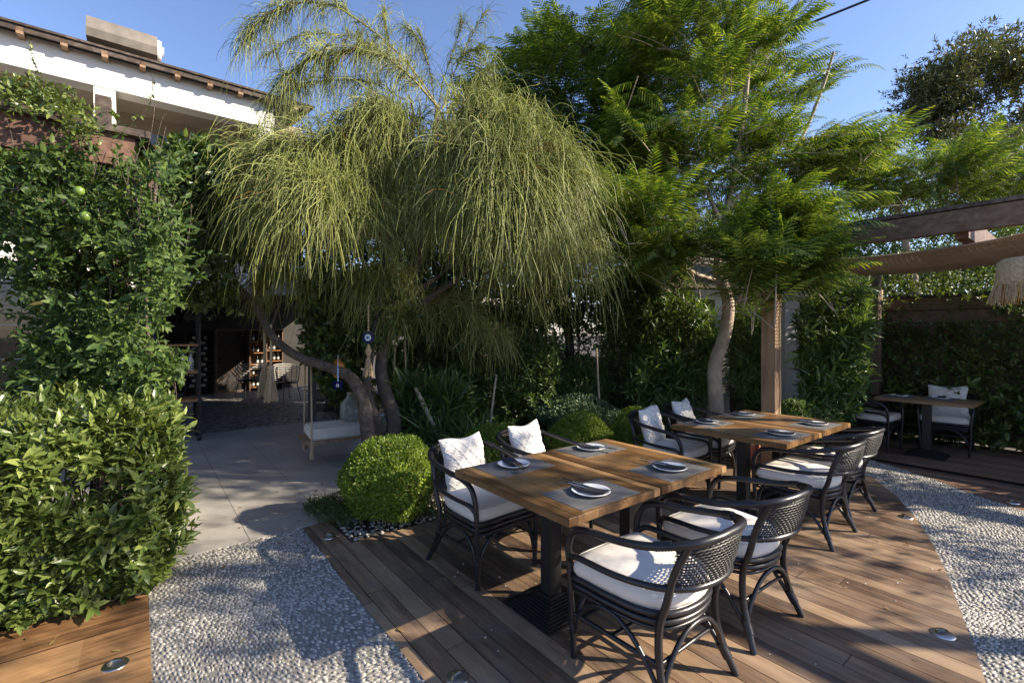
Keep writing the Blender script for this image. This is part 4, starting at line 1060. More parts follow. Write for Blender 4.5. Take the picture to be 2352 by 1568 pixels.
# jasmine climber over the pergola
jp = [(0,350),(60,362),(110,340),(180,362),(240,352),(290,385),(340,362),(390,395),(400,440),(375,480),(410,520),(385,560),(425,590),(400,640),(420,690),(385,730),(372,751),(352,786),(385,800),(436,840),(404,860),(350,885),(372,909),(395,930),(385,980),(400,1020),(300,985),(200,970),(100,975),(20,960),(45,890),(10,880),(90,850),(70,790),(100,755),(60,720),(75,680),(20,650),(15,610),(90,600),(60,560),(0,545)]
pos = mass(4300, jp, 3.1, 4.1); k = clump(pos, -.8, 2.8, 1); pos = pos[k]
d = nrm(np.array((.1,-.75,.1))+rng.normal(0, .55, pos.shape))
e = plant('climbing_jasmine', 'dark green jasmine climbing the left pergola post in a thick column', 'climber')
m = MB(); shoots(m, pos, d, .085, 7, .068, .42, ang=1.1)
far_ = mass(420, jp, 3.2, 3.9); far_ = far_+rng.normal(0, .10, far_.shape); fx = CX+far_[:, 0]/far_[:, 1]*F; fy = CY-(far_[:, 2]-H)/far_[:, 1]*F; far_ = far_[~((fx > 325) & (fy > 690))]; cc_ = far_.mean(0); shoots(m, far_, nrm((far_-cc_)*np.array((1.6,.2,.5)))+rng.normal(0,.35,far_.shape)+np.array((0,-.3,.1)), .22, 9, .07, .42, ang=1.0); m.build('foliage', M['l_jas'], e)
m = MB(); tp = mass(150, jp, 3.3, 3.9)
for i in range(150):
    a = tp[i]; b2 = a+np.array((random.uniform(-.12,.12), random.uniform(-.1,.1), random.uniform(.2,.5))); m.tube(crom([a, (a+b2)/2+rng.normal(0,.03,3), b2], 3), .0028, 4, caps=False)
for k_ in range(5):
    bx = P(150+50*k_, 700, 3.6); m.tube(crom([(bx.x, 3.6, 0), (bx.x+.04, 3.62, .9), (bx.x-.05, 3.6, 1.8), (bx.x+.03, 3.62, 2.9)], 5), .012, 6)
m.build('stems', M['bark'], e)
# thin vines on top of the beam, with shoots standing against the sky
vt = [(-20,190),(60,185),(110,205),(180,215),(225,270),(235,310),(180,330),(130,280),(60,255),(-20,250)]
pos = mass(420, vt, 3.2, 3.75); pos = pos[clump(pos, -.5, 3, 4)]
e = plant('vine', 'fresh green vine tips sprawling over the weathered beam top', 'climber')
m = MB(); shoots(m, pos, np.array((.15,-.3,.6))+rng.normal(0,.5,pos.shape), .07, 6, .05, .42, ang=1.1)
for path in ([(95,190),(88,165),(75,135),(68,95)], [(290,290),(320,270),(345,235),(352,180)], [(50,185),(20,200),(-10,225)], [(100,205),(130,212),(170,206)], [(210,270),(240,258),(270,262)]):
    pts = crom([P(x, y, 3.5) for x, y in path], 8); m.tube(pts, .003, 4, 1)
    dd = np.gradient(pts, axis=0); side = nrm(rng.normal(size=pts.shape)); leaves(m, pts, nrm(dd)*.6+side, np.array((0,-.5,1))+side*.1, .040, .45, mi=0)
m.build('foliage', [M['l_hedge'], M['bark']], e)

# ------------------------------------------------------------------ clipped round shrubs
def ball(c, r, label, nlf, mat='l_box', L=.021, cut=None, nm='box_shrub', cat='shrub', grp='clipped round box shrubs', sp=.038, legs=True):
    e = plant(nm, label, cat, grp); c = np.array(c, float); r = np.array(r)
    u_ = unit(nlf); wob = 1+.05*np.sin(u_[:, 0]*5+c[0])+.05*np.sin(u_[:, 2]*7+1)+.03*np.sin(u_[:, 1]*13)
    p = c+u_*r*(wob*(1.02-np.abs(rng.normal(0,.06,nlf))))[:, None]; k = (p[:, 2] > .03)
    ku = k & ~(clump(p, 1.55, 5, 2) & (u_[:, 2] < .1)); p, u2 = p[ku], u_[ku]
    m = MB(); shoots(m, p, u2+np.array((0,0,.35))+rng.normal(0,.4,p.shape), sp, 6, L, .62, full=False, ang=1.1)
    q = c+unit(700)*r*rng.uniform(.45,.85,(700,1)); q = q[q[:,2] > .03]; shoots(m, q, unit(len(q)), .05, 6, L*1.5, .6, full=False)
    m.build('foliage', M[mat], e)
    m = MB()
    for i in range(14 if legs else 6):
        a = random.uniform(0, 6.28); t_ = random.uniform(.4,.8)
        m.tube([(c[0]+.10*math.cos(a), c[1]+.10*math.sin(a), -.01), (c[0]+r[0]*t_*math.cos(a), c[1]+r[1]*t_*math.sin(a), c[2])], .006, 5)
    m.build('stems', M['bark_pale'], e)
bc = g(897, 1196)
ball((bc.x, bc.y+.02, .365), (.365,.365,.305), 'largest clipped round box shrub, at the corner of the deck beside the tiles', 6500)
def gat(px, Y): return ((px-CX)/F*Y, Y)
for px, Y, z, r_, lb, nn in ((1135, 5.2, .28, (.40,.32,.27), 'clipped box shrub just behind the first pillowed chair', 5200), (1335, 5.75, .30, (.38,.32,.29), 'clipped box shrub just behind the second pillowed chair', 4800), (1458, 5.9, .31, (.30,.30,.30), 'small round box shrub beside the black garden lamp', 3600)):
    x, y = gat(px, Y); ball((x, y, z), r_, lb, nn, L=.018)
x, y = gat(1325, 6.9); ball((x, y, .42), (.56,.36,.22), 'flat topped blue green juniper behind the clipped box shrubs', 3600, 'l_jun', .030, nm='juniper', grp='junipers in the bed', sp=.05)
x, y = gat(1420, 6.35); ball((x, y, .26), (.30,.26,.22), 'small spiky blue green juniper next to the black garden lamp', 1500, 'l_jun', .030, nm='juniper', grp='junipers in the bed', sp=.06)
x, y = gat(1328, 7.6); ball((x, y, .78), (.52,.42,.40), 'taller round dark shrub behind the flat juniper', 3600, 'l_dark', .030, nm='round_shrub', grp=None, sp=.05)
x, y = gat(1835, 6.0); ball((x, y, .42), (.28,.25,.27), 'soft green low shrub at the foot of the white column', 1600, 'l_ole', .035, nm='low_shrub', grp=None, sp=.05)
x, y = gat(788, 4.05); 
# low spreading shrub
e = plant('spreading_shrub', 'low dark spreading shrub spilling over the tiles beside the large box shrub', 'shrub')
m = MB(); p, u_ = ell(1500, (g(800,1185).x, g(800,1185).y+.02, .06), (.30,.30,.12), .2, .0); p2, u2 = ell(500, (g(742,1172).x, g(742,1172).y, .05), (.16,.14,.06), .1, .0); p3, u3 = ell(500, (g(985,1195).x, g(985,1195).y+.08, .05), (.24,.10,.08), .1, .0)
p = np.vstack([p, p2, p3]); shoots(m, p, unit(len(p))+np.array((0,-.2,.7)), .045, 6, .017, .6, full=False); m.build('foliage', M['l_dark'], e)

# ------------------------------------------------------------------ shaded shrubs and trees behind the bed
def bush(label, pts, mat, L, wr, nm='shrub', grp='shrubs of the shaded bed', sl=.12, K=7, dirb=(0,-.35,.6), full=False, stems=0, root=None, sbark='bark_dark', jit=.5):
    e = plant(nm, label, 'shrub', grp); m = MB()
    shoots(m, pts, np.array(dirb)+rng.normal(0, jit, pts.shape), sl, K, L, wr, full=full, ang=.95); m.build('foliage', M[mat], e)
    if stems:
        m = MB(); c = pts.mean(0)
        for i in range(stems):
            t = pts[rng.integers(len(pts))]; b0 = np.array((c[0]+random.uniform(-.3,.3), c[1]+random.uniform(-.2,.2), -.02))
            m.tube(crom([b0, (b0+t)/2+rng.normal(0,.06,3), t], 4), np.linspace(.014,.005,9), 5, caps=False)
        m.build('stems', M[sbark], e)
    return e
bush('tall oleander with long narrow leaves left of the smooth curved trunk', mass(1500, [(1480,700),(1520,670),(1590,690),(1640,730),(1640,840),(1625,930),(1560,985),(1480,980),(1440,900),(1470,800)], 7.0, 7.8), 'l_ole', .16, .17, stems=16, full=True)
bush('oleander between the smooth curved trunk and the wooden post', mass(650, [(1680,720),(1750,700),(1750,930),(1690,950),(1675,860)], 6.95, 7.6), 'l_ole', .13, .17, stems=8)
bush('tall oleander to the right of the white column', mass(1500, [(1835,760),(1850,700),(1900,650),(1990,660),(1990,780),(1960,960),(1900,985),(1830,960),(1850,880)], 6.3, 7.2), 'l_ole', .17, .20, stems=12, full=True)
bush('dark bamboo like shrub under the fern leaved branches', mass(1300, [(1380,640),(1500,600),(1600,640),(1560,720),(1480,760),(1400,800),(1370,740)], 7.2, 8.2), 'l_dark', .13, .17, stems=10)
bush('dark leafy shrub behind the flat juniper', mass(1500, [(1390,790),(1480,760),(1520,860),(1500,960),(1400,960),(1380,880)], 7.4, 8.2), 'l_dark', .09, .3, stems=10)
bush('dark shrub at the back of the bed below the weeping branches', mass(2400, [(1050,800),(1180,760),(1290,800),(1270,900),(1260,990),(1100,1010),(1030,960)], 6.8, 8.2), 'l_dark', .10, .3, stems=14)
bush('broad leaved plant with arching leaves beside the weeping tree trunks', mass(450, [(900,900),(960,880),(1060,890),(1070,990),(1000,1030),(920,1010)], 5.6, 6.6), 'l_dark', .30, .10, sl=.05, K=9, dirb=(0,-.1,1), full=True)
bush('shrub in front of the pale outbuilding behind the trunks', mass(1700, [(880,820),(960,780),(1060,760),(1080,860),(1040,930),(900,930)], 7.4, 8.8), 'l_dark', .09, .35, stems=10)
bush('grassy tuft of long blades below the leaning stake', mass(220, [(960,985),(1100,1000),(1130,1035),(960,1040)], 5.4, 6.2), 'l_ole', .34, .045, sl=.03, K=9, dirb=(0,-.1,1), full=True)

bush('large leaved shrub growing behind the swing bench', mass(420, [(705,720),(800,700),(850,780),(850,930),(790,960),(745,900)], 6.9, 7.7), 'l_dark', .15, .5, stems=6, full=True)
def bg_tree(label, poly, Y0, Y1, nsh, mat, L, wr, trunk, r0, bark='bark_dark', sl=.2, K=7, nm='tree', grp='trees behind the garden', ntw=60, thr=-1.2, cs=1.2, full=False, jit=.6, clus=0):
    pos = mass(nsh, poly, Y0, Y1)
    if clus: cc = mass(clus, poly, Y0, Y1); pos = cc[rng.integers(0, clus, nsh)]+rng.normal(0, .37, (nsh, 3))*np.array((1,1,.6))
    else: pos = pos[clump(pos, thr, cs, nsh % 7)]
    e = plant(nm, label, 'tree', grp); m = MB(); c = pos.mean(0); shoots(m, pos, nrm(pos-c)*.5+np.array((0,0,.3))+rng.normal(0, jit, pos.shape), sl, K, L, wr, full=full); m.build('crown', M[mat], e)
    m = MB(); skeleton(m, trunk, pos[rng.choice(len(pos), min(ntw, len(pos)), False)], r0); m.build('trunk', M[bark], e); return e
def tr(px, Y, *zs): return [((px-CX)/F*Y+dx, Y, z) for dx, z in zs]
bg_tree('dark leafy tree behind the weeping tree, between house and garden', [(690,640),(720,540),(800,470),(900,430),(1000,360),(1150,400),(1260,460),(1280,640),(1260,740),(1150,800),(1000,790),(860,740)], 7.6, 9.5, 6500, 'l_dark', .14, .36, tr(1080, 8.6, (0,0), (.1,1.0), (-.05,1.9)), .08)
bg_tree('dark thin stemmed tree below the fern leaved branches', [(1240,500),(1400,460),(1540,520),(1560,660),(1450,740),(1300,760),(1240,680)], 7.8, 9.2, 2800, 'l_dark', .10, .35, tr(1262, 7.9, (-.05,0), (0,.9), (-.25,1.5), (-.3,2.1)), .06)
bg_tree('wide green tree rising behind the leafy wall on the right', [(1880,520),(1960,470),(2100,440),(2260,430),(2400,440),(2460,640),(2200,660),(1980,640),(1880,620)], 9.5, 11.5, 3600, 'l_ole', .12, .3, tr(2150, 10.5, (0,0), (.1,1.2), (0,2.6)), .10)
bg_tree('olive coloured tree behind the pergola beam on the right', [(2160,330),(2250,300),(2420,290),(2500,480),(2300,470),(2170,430)], 13, 16, 2600, 'l_euc', .16, .28, tr(2300, 14.5, (0,0), (.2,2.5), (0,5.0)), .14)
bg_tree('dark tree mass far behind the curved trunk', [(1500,520),(1700,480),(1880,520),(1900,700),(1700,760),(1500,740)], 10.5, 13, 3200, 'l_dark', .14, .35, tr(1700, 11.5, (0,0), (.1,1.5), (0,2.8)), .12)
bg_tree('tall open eucalyptus with dark clumped foliage against the right sky', [(2100,190),(2130,120),(2200,95),(2290,85),(2340,120),(2420,140),(2450,330),(2330,330),(2250,300),(2200,345),(2130,330),(2095,290),(2110,240)], 17, 20, 5200, 'l_euc', .19, .30, tr(2270, 18.5, (.8,0), (1.0,4.0), (.5,7.2), (.1,8.8)), .22, 'bark', sl=.3, K=8, ntw=200, clus=62)

e = plant('evergreen_hedge', 'tall dark evergreen hedge closing the back of the garden', 'hedge')
n = 7500; x_ = rng.uniform(-3.4, 7.5, n); z_ = rng.uniform(0, 1, n)*np.where(x_ < 3, 4.3, 3.2); z_ = z_*(1+.12*np.sin(x_*1.7)+.06*np.sin(x_*4.1)); y_ = 11.6+.35*np.sin(x_*1.3)-.0+np.abs(rng.normal(0,.25,n)) - .25*x_*.0
pos = np.stack([x_, y_, z_], -1); m = MB(); shoots(m, pos, np.array((.2,-.6,.5))+rng.normal(0,.5,pos.shape), .2, 7, .15, .4, full=False, ang=1.1); m.build('foliage', M['l_dark'], e)
m = MB()
for i in range(14): m.tube([(-3+i*.78, 11.9, 0), (-3+i*.78+random.uniform(-.1,.1), 11.9, 2.4)], .035, 6)
m.build('stems', M['bark_dark'], e)
bg_tree('bushy green tree seen between the fence top and the brown netting', [(1900,560),(2060,590),(2300,600),(2480,610),(2480,780),(2200,780),(1900,760)], 8.6, 10.5, 2600, 'l_ole', .12, .34, tr(2200, 9.5, (0,0), (.1,.9), (0,1.5)), .07)
# ------------------------------------------------------------------ leafy wall on the right
e = plant('ivy_hedge', 'wall of dark climbing leaves over a wooden fence on the right', 'hedge')
n = 9600; t_ = rng.uniform(-3.4, 3.4, n); z_ = rng.uniform(0.0, 2.85, n); dep = np.abs(rng.normal(0, .13, n))+.12*np.sin(t_*3)*np.sin(z_*2.5)
bare = ((z_ > 1.35) & (z_ < 2.0) & (t_ < -.75)) | ((z_ > 1.75) & (z_ < 2.15) & (t_ > -.2) & (t_ < 1.0))
k = ~bare | (rng.uniform(0, 1, n) < .10); k &= ~((z_ > 2.55+.15*np.sin(t_*4)) & (rng.uniform(0,1,n) < .5))
t_, z_, dep = t_[k], z_[k], dep[k]
pos = np.array((hw0.x, hw0.y, 0))+t_[:, None]*np.array(tuple(Av))+(.28-dep+.0*z_)[:, None]*np.array(tuple(Bv)); pos[:, 2] = z_
d = nrm(-np.array(tuple(Bv))*.6+np.array((0,0,.4))+rng.normal(0, .5, pos.shape))
m = MB(); shoots(m, pos, d, .08, 6, .062, .5, ang=1.1, full=True); m.build('foliage', M['l_ivy'], e)
e = plant('broadleaf_shrub', 'row of glossy broad leaved shrubs at the foot of the leafy wall', 'shrub')
n = 420; t_ = rng.uniform(-3.2, 1.6, n); z_ = np.abs(rng.normal(.35, .28, n)); z_ = np.minimum(z_, .95)
pos = np.array((hw0.x, hw0.y, 0))+t_[:, None]*np.array(tuple(Av))+(-rng.uniform(-.1,.22,n))[:, None]*np.array(tuple(Bv)); pos[:, 2] = z_
m = MB(); shoots(m, pos, nrm(-np.array(tuple(Bv))*.5+np.array((0,0,.8))+rng.normal(0,.35,pos.shape)), .07, 7, .125, .40, ang=1.25, full=True); m.build('foliage', M['l_ivy'], e)

# ------------------------------------------------------------------ fern leaved (feathery) trees
def frond_template(np_=15, seed=0):
    r = random.Random(seed); V = []; Fq = []
    def strip(pts, wds, nv=(0,0,1)):
        k0 = len(V)
        for (p, s, w) in zip(pts, [None]*len(pts), wds): pass
    K = 8; rach = []
    for i in range(K+1):
        f = i/K; rach.append(np.array((f, 0, .16*math.sin(f*2.2)-.30*f*f)))
    def rp_(f):
        i = min(K-1, int(f*K)); t = f*K-i; return rach[i]*(1-t)+rach[i+1]*t
    for i in range(K):
        k0 = len(V); w0 = .006
        for q in (rach[i], rach[i+1]): V.extend([q+np.array((0,-w0,0)), q+np.array((0,w0,0))])
        Fq.append((k0, k0+1, k0+3, k0+2))
    for j in range(np_):
        f = .14+.86*j/(np_-1); l = .25*math.sin(math.pi*(.16+.80*f))**.75*r.uniform(.85,1.1); a = math.radians(62-26*f)
        for s in (-1, 1):
            b0 = rp_(f); dr = np.array((math.cos(a), s*math.sin(a), -.12)); wv = np.array((-math.sin(a)*s*s, math.cos(a)*s, 0))*1.0; wv = np.array((-dr[1], dr[0], 0))
            k0 = len(V); wd = [.005, .0165, .014, .003]
            for t, w_ in zip((0, .35, .75, 1), wd):
                q = b0+dr*l*t+np.array((0,0,-.28*l*t*t*2)); V.extend([q-wv*w_, q+wv*w_+np.array((0,0,.006))])
            for t in range(3): Fq.append((k0+2*t, k0+2*t+1, k0+2*t+3, k0+2*t+2))
    return np.array(V), np.array(Fq)
FT = [frond_template(12, s) for s in range(3)]
def fronds(m, pos, d, L, mi=0):
    pos = np.asarray(pos); n = len(pos); d = nrm(d); up = nrm(np.array((0,0,1.))+rng.normal(0,.22,(n,3))); b = nrm(np.cross(up, d)); nn = np.cross(d, b)
    which = rng.integers(0, 3, n)
    for w_ in range(3):
        k = which == w_; T, Fq = FT[w_]; Lk = L[k][:, None, None]
        V = pos[k][:, None]+Lk*(T[None, :, 0:1]*d[k][:, None]+T[None, :, 1:2]*b[k][:, None]+T[None, :, 2:3]*nn[k][:, None])
        off = m.n+(np.arange(k.sum())*len(T))[:, None, None]
        m.V.append(V.reshape(-1, 3)); m.n += V.shape[0]*len(T); m.F.append((off+Fq[None]).reshape(-1, 4)); m.M.append(mi); m.S.append(False)
def fern_tree(label, polys, trunk, r0, mat, grp='fern leaved trees', L=.46, K=11, bark='bark_pale', nsk=500, extra=None, thr=-.7):
    e = plant('fern_leaved_tree', label, 'tree', grp)
    P0 = np.vstack([mass(n_, pl, y0, y1) for n_, pl, y0, y1 in polys]); c = P0.mean(0)
    # each spray is a slim branch with fronds set alternately along it and a tuft at its tip
    P0 = P0[clump(P0, thr, 1.7, len(P0) % 5)]; P0 = P0[rng.uniform(0, 1, len(P0)) < .70]; P0 = P0[shade_gap(P0, .5)]; S_ = len(P0); o_ = P0-np.array((c[0], c[1], 0)); o_[:, 2] = 0
    out = nrm(nrm(o_)*.8+np.array((0,0,.42))+rng.normal(0,.38,P0.shape)); sl = rng.uniform(.35,.85,S_)*L*2.0
    P0 = P0-out*sl[:, None]*.75
    f = np.linspace(.12, 1, K)[None, :, None]; side = nrm(np.cross(out, (0,0,1.)))
    axis = P0[:, None]+(out[:, None]*f+np.array((0,0,-.16))*f*f)*sl[:, None, None]
    sg = np.where(np.arange(K) % 2, 1, -1)[None, :, None]*np.where(np.arange(K) < K-2, 1, .35)[None, :, None]
    d = out[:, None]*(.55+.7*f)+side[:, None]*sg*.95+np.array((0,0,.22))+rng.normal(0,.2,(S_,K,3)); pos = axis
    out2 = out
    m = MB(); fronds(m, pos.reshape(-1,3), d.reshape(-1,3), L*rng.uniform(.55,1.1,S_*K)); m.build('crown', M[mat], e)
    m = MB(); idx = rng.choice(S_, min(nsk, S_), False); T = P0[idx]-out[idx]*.05
    for i_ in range(S_): m.tube(np.vstack([P0[i_:i_+1], axis[i_]]), np.linspace(.009,.003,K+1), 4, caps=False)
    if extra is not None:
        for pth, rr_ in extra: m.tube(crom(pth, 5), np.linspace(rr_, rr_*.55, 5*(len(pth)-1)+1), 8)
        root = trunk
        T = np.vstack([np.array([tuple(q) for pth, _ in extra for q in crom(pth, 3)[3:]]), T])
    skeleton(m, trunk, T, r0, pull=.5, rmin=.006); m.build('trunk', M[bark], e); return e
def PP(*l): return [P(x, y, Y) for x, y, Y in l]
TY = 6.6
tk = [P(1652, 768+1085*1.58/TY, TY), P(1645, 930, TY), P(1642, 840, TY), P(1664, 770, TY), P(1673, 700, TY), P(1658, 645, TY)]
ex = [(PP((1658,650,TY),(1645,620,TY-.05),(1655,560,TY-.1),(1672,470,TY-.1),(1690,380,TY-.1),(1710,250,TY),(1722,120,TY)), .052),
      (PP((1660,655,TY),(1630,640,TY-.1),(1590,625,TY-.3),(1540,580,TY-.5),(1480,520,TY-.7)), .036),
      (PP((1670,482,TY-.1),(1700,450,TY+.05),(1730,470,TY+.3),(1790,400,TY+.3),(1850,300,TY+.3),(1890,200,TY+.3),(1915,120,TY+.3)), .032),
      (PP((1661,522,TY-.1),(1610,420,TY-.2),(1540,380,TY-.3),(1480,300,TY-.4)), .028)]
fern_tree('tall fern leaved tree with a smooth curved pale trunk in the middle right', [
    (190, [(1440,-140),(1900,-160),(1860,60),(1760,200),(1560,230),(1430,90)], 5.9, 8.3),
    (175, [(1430,60),(1860,40),(1930,150),(1850,270),(1760,330),(1560,330),(1440,200)], 5.9, 8.2),
    (175, [(1520,280),(1800,290),(1920,330),(1880,440),(1760,520),(1560,470),(1500,400)], 5.9, 8.2),
    (60, [(1850,300),(2010,270),(2060,310),(1990,380),(1880,420)], 6.0, 7.6),
    (95, [(1400,480),(1560,440),(1640,520),(1600,600),(1480,640),(1400,600)], 5.8, 7.4),
    (150, [(1400,430),(1480,420),(1600,520),(1600,620),(1480,660),(1390,600)], 5.2, 6.3),
    (90, [(1420,250),(1540,300),(1560,430),(1440,430)], 5.8, 7.4),
    (90, [(1700,470),(1880,450),(1900,540),(1800,590),(1700,600)], 4.7, 5.6), (60, [(1640,590),(1880,560),(1950,610),(1840,660),(1700,660)], 4.5, 5.3)], tk, .112, 'l_jac', extra=ex, L=.50, thr=-1.1)
t2 = [P(1300, 768+1085*1.58/8.4, 8.4), P(1310, 800, 8.4), P(1280, 600, 8.5), P(1275, 420, 8.5), P(1290, 250, 8.5)]
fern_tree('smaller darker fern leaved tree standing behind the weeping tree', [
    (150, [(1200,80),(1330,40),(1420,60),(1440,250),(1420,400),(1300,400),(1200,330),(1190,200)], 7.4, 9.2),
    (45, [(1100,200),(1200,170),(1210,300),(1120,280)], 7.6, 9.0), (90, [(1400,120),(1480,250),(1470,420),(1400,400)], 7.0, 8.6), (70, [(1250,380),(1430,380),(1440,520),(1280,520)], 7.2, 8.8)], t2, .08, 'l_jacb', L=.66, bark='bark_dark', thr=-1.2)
t3 = [P(2120, 768+1085*1.58/8.6, 8.6), P(2110, 700, 8.6), P(2080, 560, 8.6), P(2060, 470, 8.6)]
fern_tree('spreading fern leaved tree behind the long beam of the right pergola', [
    (110, [(1960,350),(2080,330),(2120,380),(2100,470),(1960,480),(1920,420)], 7.2, 8.8),
    (130, [(2110,350),(2250,320),(2352,330),(2420,360),(2420,450),(2200,470),(2110,450)], 7.4, 9.2)], t3, .07, 'l_jac', L=.52)

# ------------------------------------------------------------------ weeping tree: arching limbs and hanging twigs
def hang(m, starts, L, lean, wdt=.0045, K=8, curl=.13):
    """twigs leave along lean and bend down under their weight"""
    n = len(starts); t = np.linspace(0, 1, K)[None, :, None]; L = L[:, None, None]
    lean = nrm(lean)[:, None]; down = np.array((0,0,-1.))
    st_ = rng.uniform(.55, 1.25, (n,1,1)); c = starts[:, None]+L*(lean*(t-.42*t*t)*1.0*st_+down*(t**1.8)*.80*(1.9-st_)*.8)+curl*L*(rng.normal(0,.8,(n,1,3))*t*t)+L*.012*np.sin(t*9+rng.uniform(0,6,(n,1,1)))*rng.normal(0,1,(n,1,3))
    tg = nrm(np.gradient(c, axis=1)); a = nrm(np.cross(tg, unit(n)[:, None])); b = np.cross(tg, a)
    w_ = wdt*(1-.55*t)
    V = np.stack([c+a*w_, c-a*w_*.5+b*w_*.87, c-a*w_*.5-b*w_*.87], 2)      # n,K,3,3
    i = np.arange(K-1)[:, None]; j = np.arange(3)[None]; f = np.stack([i*3+j, i*3+(j+1) % 3, (i+1)*3+(j+1) % 3, (i+1)*3+j], -1).reshape(-1, 4)
    off = m.n+(np.arange(n)*K*3)[:, None, None]; m.V.append(V.reshape(-1, 3)); m.n += n*K*3
    m.F.append((off+f[None]).reshape(-1, 4)); m.M.append(0); m.S.append(True)
e = plant('weeping_tree', 'large weeping tree with yellow green thread like twigs hanging in curtains', 'tree')
WB = Vector((-1.62, 5.45, 0))
arches = [  # (path in photo px with depth, number of twigs, twig length, limb radius)
    ([(1005,246,5.4),(950,184,5.2),(890,135,5.0),(828,117,4.9),(765,122,4.8),(705,140,4.7),(655,175,4.7)], 430, .50, .014),
    ([(1010,250,5.6),(940,150,5.5),(869,82,5.5),(808,37,5.4),(746,8,5.3),(664,10,5.2),(600,45,5.1),(565,90,5.1)], 360, .45, .010),
    ([(950,200,6.0),(880,120,6.0),(780,80,6.0),(680,85,6.0),(610,130,6.0)], 240, .45, .008),
    ([(930,230,5.8),(850,190,5.8),(760,185,5.8),(670,205,5.8),(620,240,5.8)], 260, .50, .008),
    ([(865,468,5.1),(830,405,4.9),(790,362,4.8),(740,345,4.7),(689,345,4.6),(630,355,4.6),(590,380,4.7),(560,420,4.8)], 1000, .95, .016),
    ([(880,520,5.4),(820,430,5.3),(760,390,5.3),(680,370,5.2),(610,380,5.1),(560,420,5.0)], 850, .95, .012),
    ([(880,560,5.0),(840,500,4.7),(790,450,4.5),(720,430,4.3),(650,440,4.3)], 800, .85, .012),
    ([(900,540,5.7),(800,480,5.8),(700,440,5.9),(600,430,5.9),(550,470,5.9)], 600, .95, .010),
    ([(1000,260,5.4),(1054,262,5.2),(1116,275,5.0),(1180,300,4.9),(1240,345,4.8),(1290,400,4.8)], 1150, .95, .013),
    ([(1010,300,5.6),(1080,300,5.7),(1150,320,5.8),(1230,350,5.8),(1290,395,5.8),(1340,435,5.8)], 950, .95, .011),
    ([(980,400,5.2),(1040,360,4.9),(1100,350,4.7),(1160,370,4.6),(1210,420,4.6)], 950, .95, .012),
    ([(960,330,5.2),(930,280,5.0),(890,260,4.9),(850,270,4.9),(810,310,4.9)], 650, .80, .012),
    ([(970,420,5.5),(940,340,5.3),(900,310,5.2),(860,330,5.2)], 550, .80, .010),
    ([(960,560,5.3),(1000,480,5.0),(1050,440,4.8),(1100,430,4.6),(1150,460,4.6)], 800, .85, .012),
    ([(1020,600,5.6),(1120,500,5.7),(1220,460,5.8),(1300,470,5.9),(1360,510,6.0)], 700, .95, .011),
    ([(1150,620,5.6),(1230,570,5.3),(1300,560,5.1),(1360,590,5.0)], 560, .80, .010),
    ([(960,700,5.6),(920,640,5.5),(870,620,5.4),(820,640,5.3)], 380, .55, .010),
    ([(760,700,5.5),(690,640,5.4),(640,620,5.3),(600,640,5.3)], 380, .50, .010),
    ([(1010,760,5.8),(960,700,5.6),(930,700,5.5),(905,720,5.4)], 260, .60, .008),
    ([(960,600,6.2),(985,480,6.1),(1010,380,6.1),(1030,300,6.0)], 700, .8, .012),
    ([(930,560,6.3),(900,440,6.3),(880,340,6.3),(880,260,6.2)], 600, .8, .012),
    ([(930,760,6.0),(980,700,5.9),(1040,690,5.8),(1090,720,5.8)], 330, .75, .008),
    ([(1080,700,6.1),(1140,650,6.0),(1200,640,6.0),(1250,680,6.0)], 330, .75, .008),
    ([(1040,800,5.9),(1090,760,5.8),(1130,760,5.7),(1160,780,5.7)], 200, .50, .008),
]
m = MB(); ml = MB(); tipsall = []
for path, n, L, r_ in arches:
    n = int(n*2.5); c = crom(PP(*path), 10); K = len(c); ml.tube(c, np.linspace(r_, .003, K), 6)
    f = rng.uniform(.12, 1, n)**.8; x = f*(K-1); i = np.minimum(x.astype(int), K-2); t = (x-i)[:, None]
    st = c[i]*(1-t)+c[i+1]*t; tg = nrm(c[i+1]-c[i]); sd = nrm(rng.normal(0, 1, (n, 3)))
    # side branchlets carry most twigs: spread the starts around the limb
    nb = max(8, n//14); fb = rng.uniform(.1, 1, nb); xb = fb*(K-1); ib = np.minimum(xb.astype(int), K-2); sb = c[ib]; tb = nrm(c[ib+1]-c[ib])
    bl = rng.uniform(.15, .50, nb)*min(1.1, L); bd_ = nrm(tb*.7+rng.normal(0,.6,(nb,3))+np.array((0,0,.30)))
    own = rng.integers(0, nb, n); s_ = rng.uniform(0, 1, (n, 1))
    st2 = sb[own]+bd_[own]*(bl[own][:, None]*s_)+np.array((0,0,-.10))*s_**2*bl[own][:, None]*3
    usej = rng.uniform(0, 1, (n, 1)) < .72
    starts = np.where(usej, st2, st); lean = np.where(usej, bd_[own], tg)+rng.normal(0,.45,(n,3)); lean[:, 2] += np.where(rng.uniform(0,1,n) < .22, 1.1, 0)
    kk = shade_gap(starts, .62); starts, lean = starts[kk], lean[kk]; n = len(starts)
    hang(m, starts, L*rng.uniform(.30, 1.1, n), lean, wdt=.0028 if path[0][1] < 300 and path[-1][0] < 800 else .0035)
    for q in range(nb): ml.tube([sb[q], sb[q]+bd_[q]*bl[q]*.5+np.array((0,0,.0)), sb[q]+bd_[q]*bl[q]+np.array((0,0,-.30*bl[q]))], [.0045,.0035,.002], 4, caps=False)
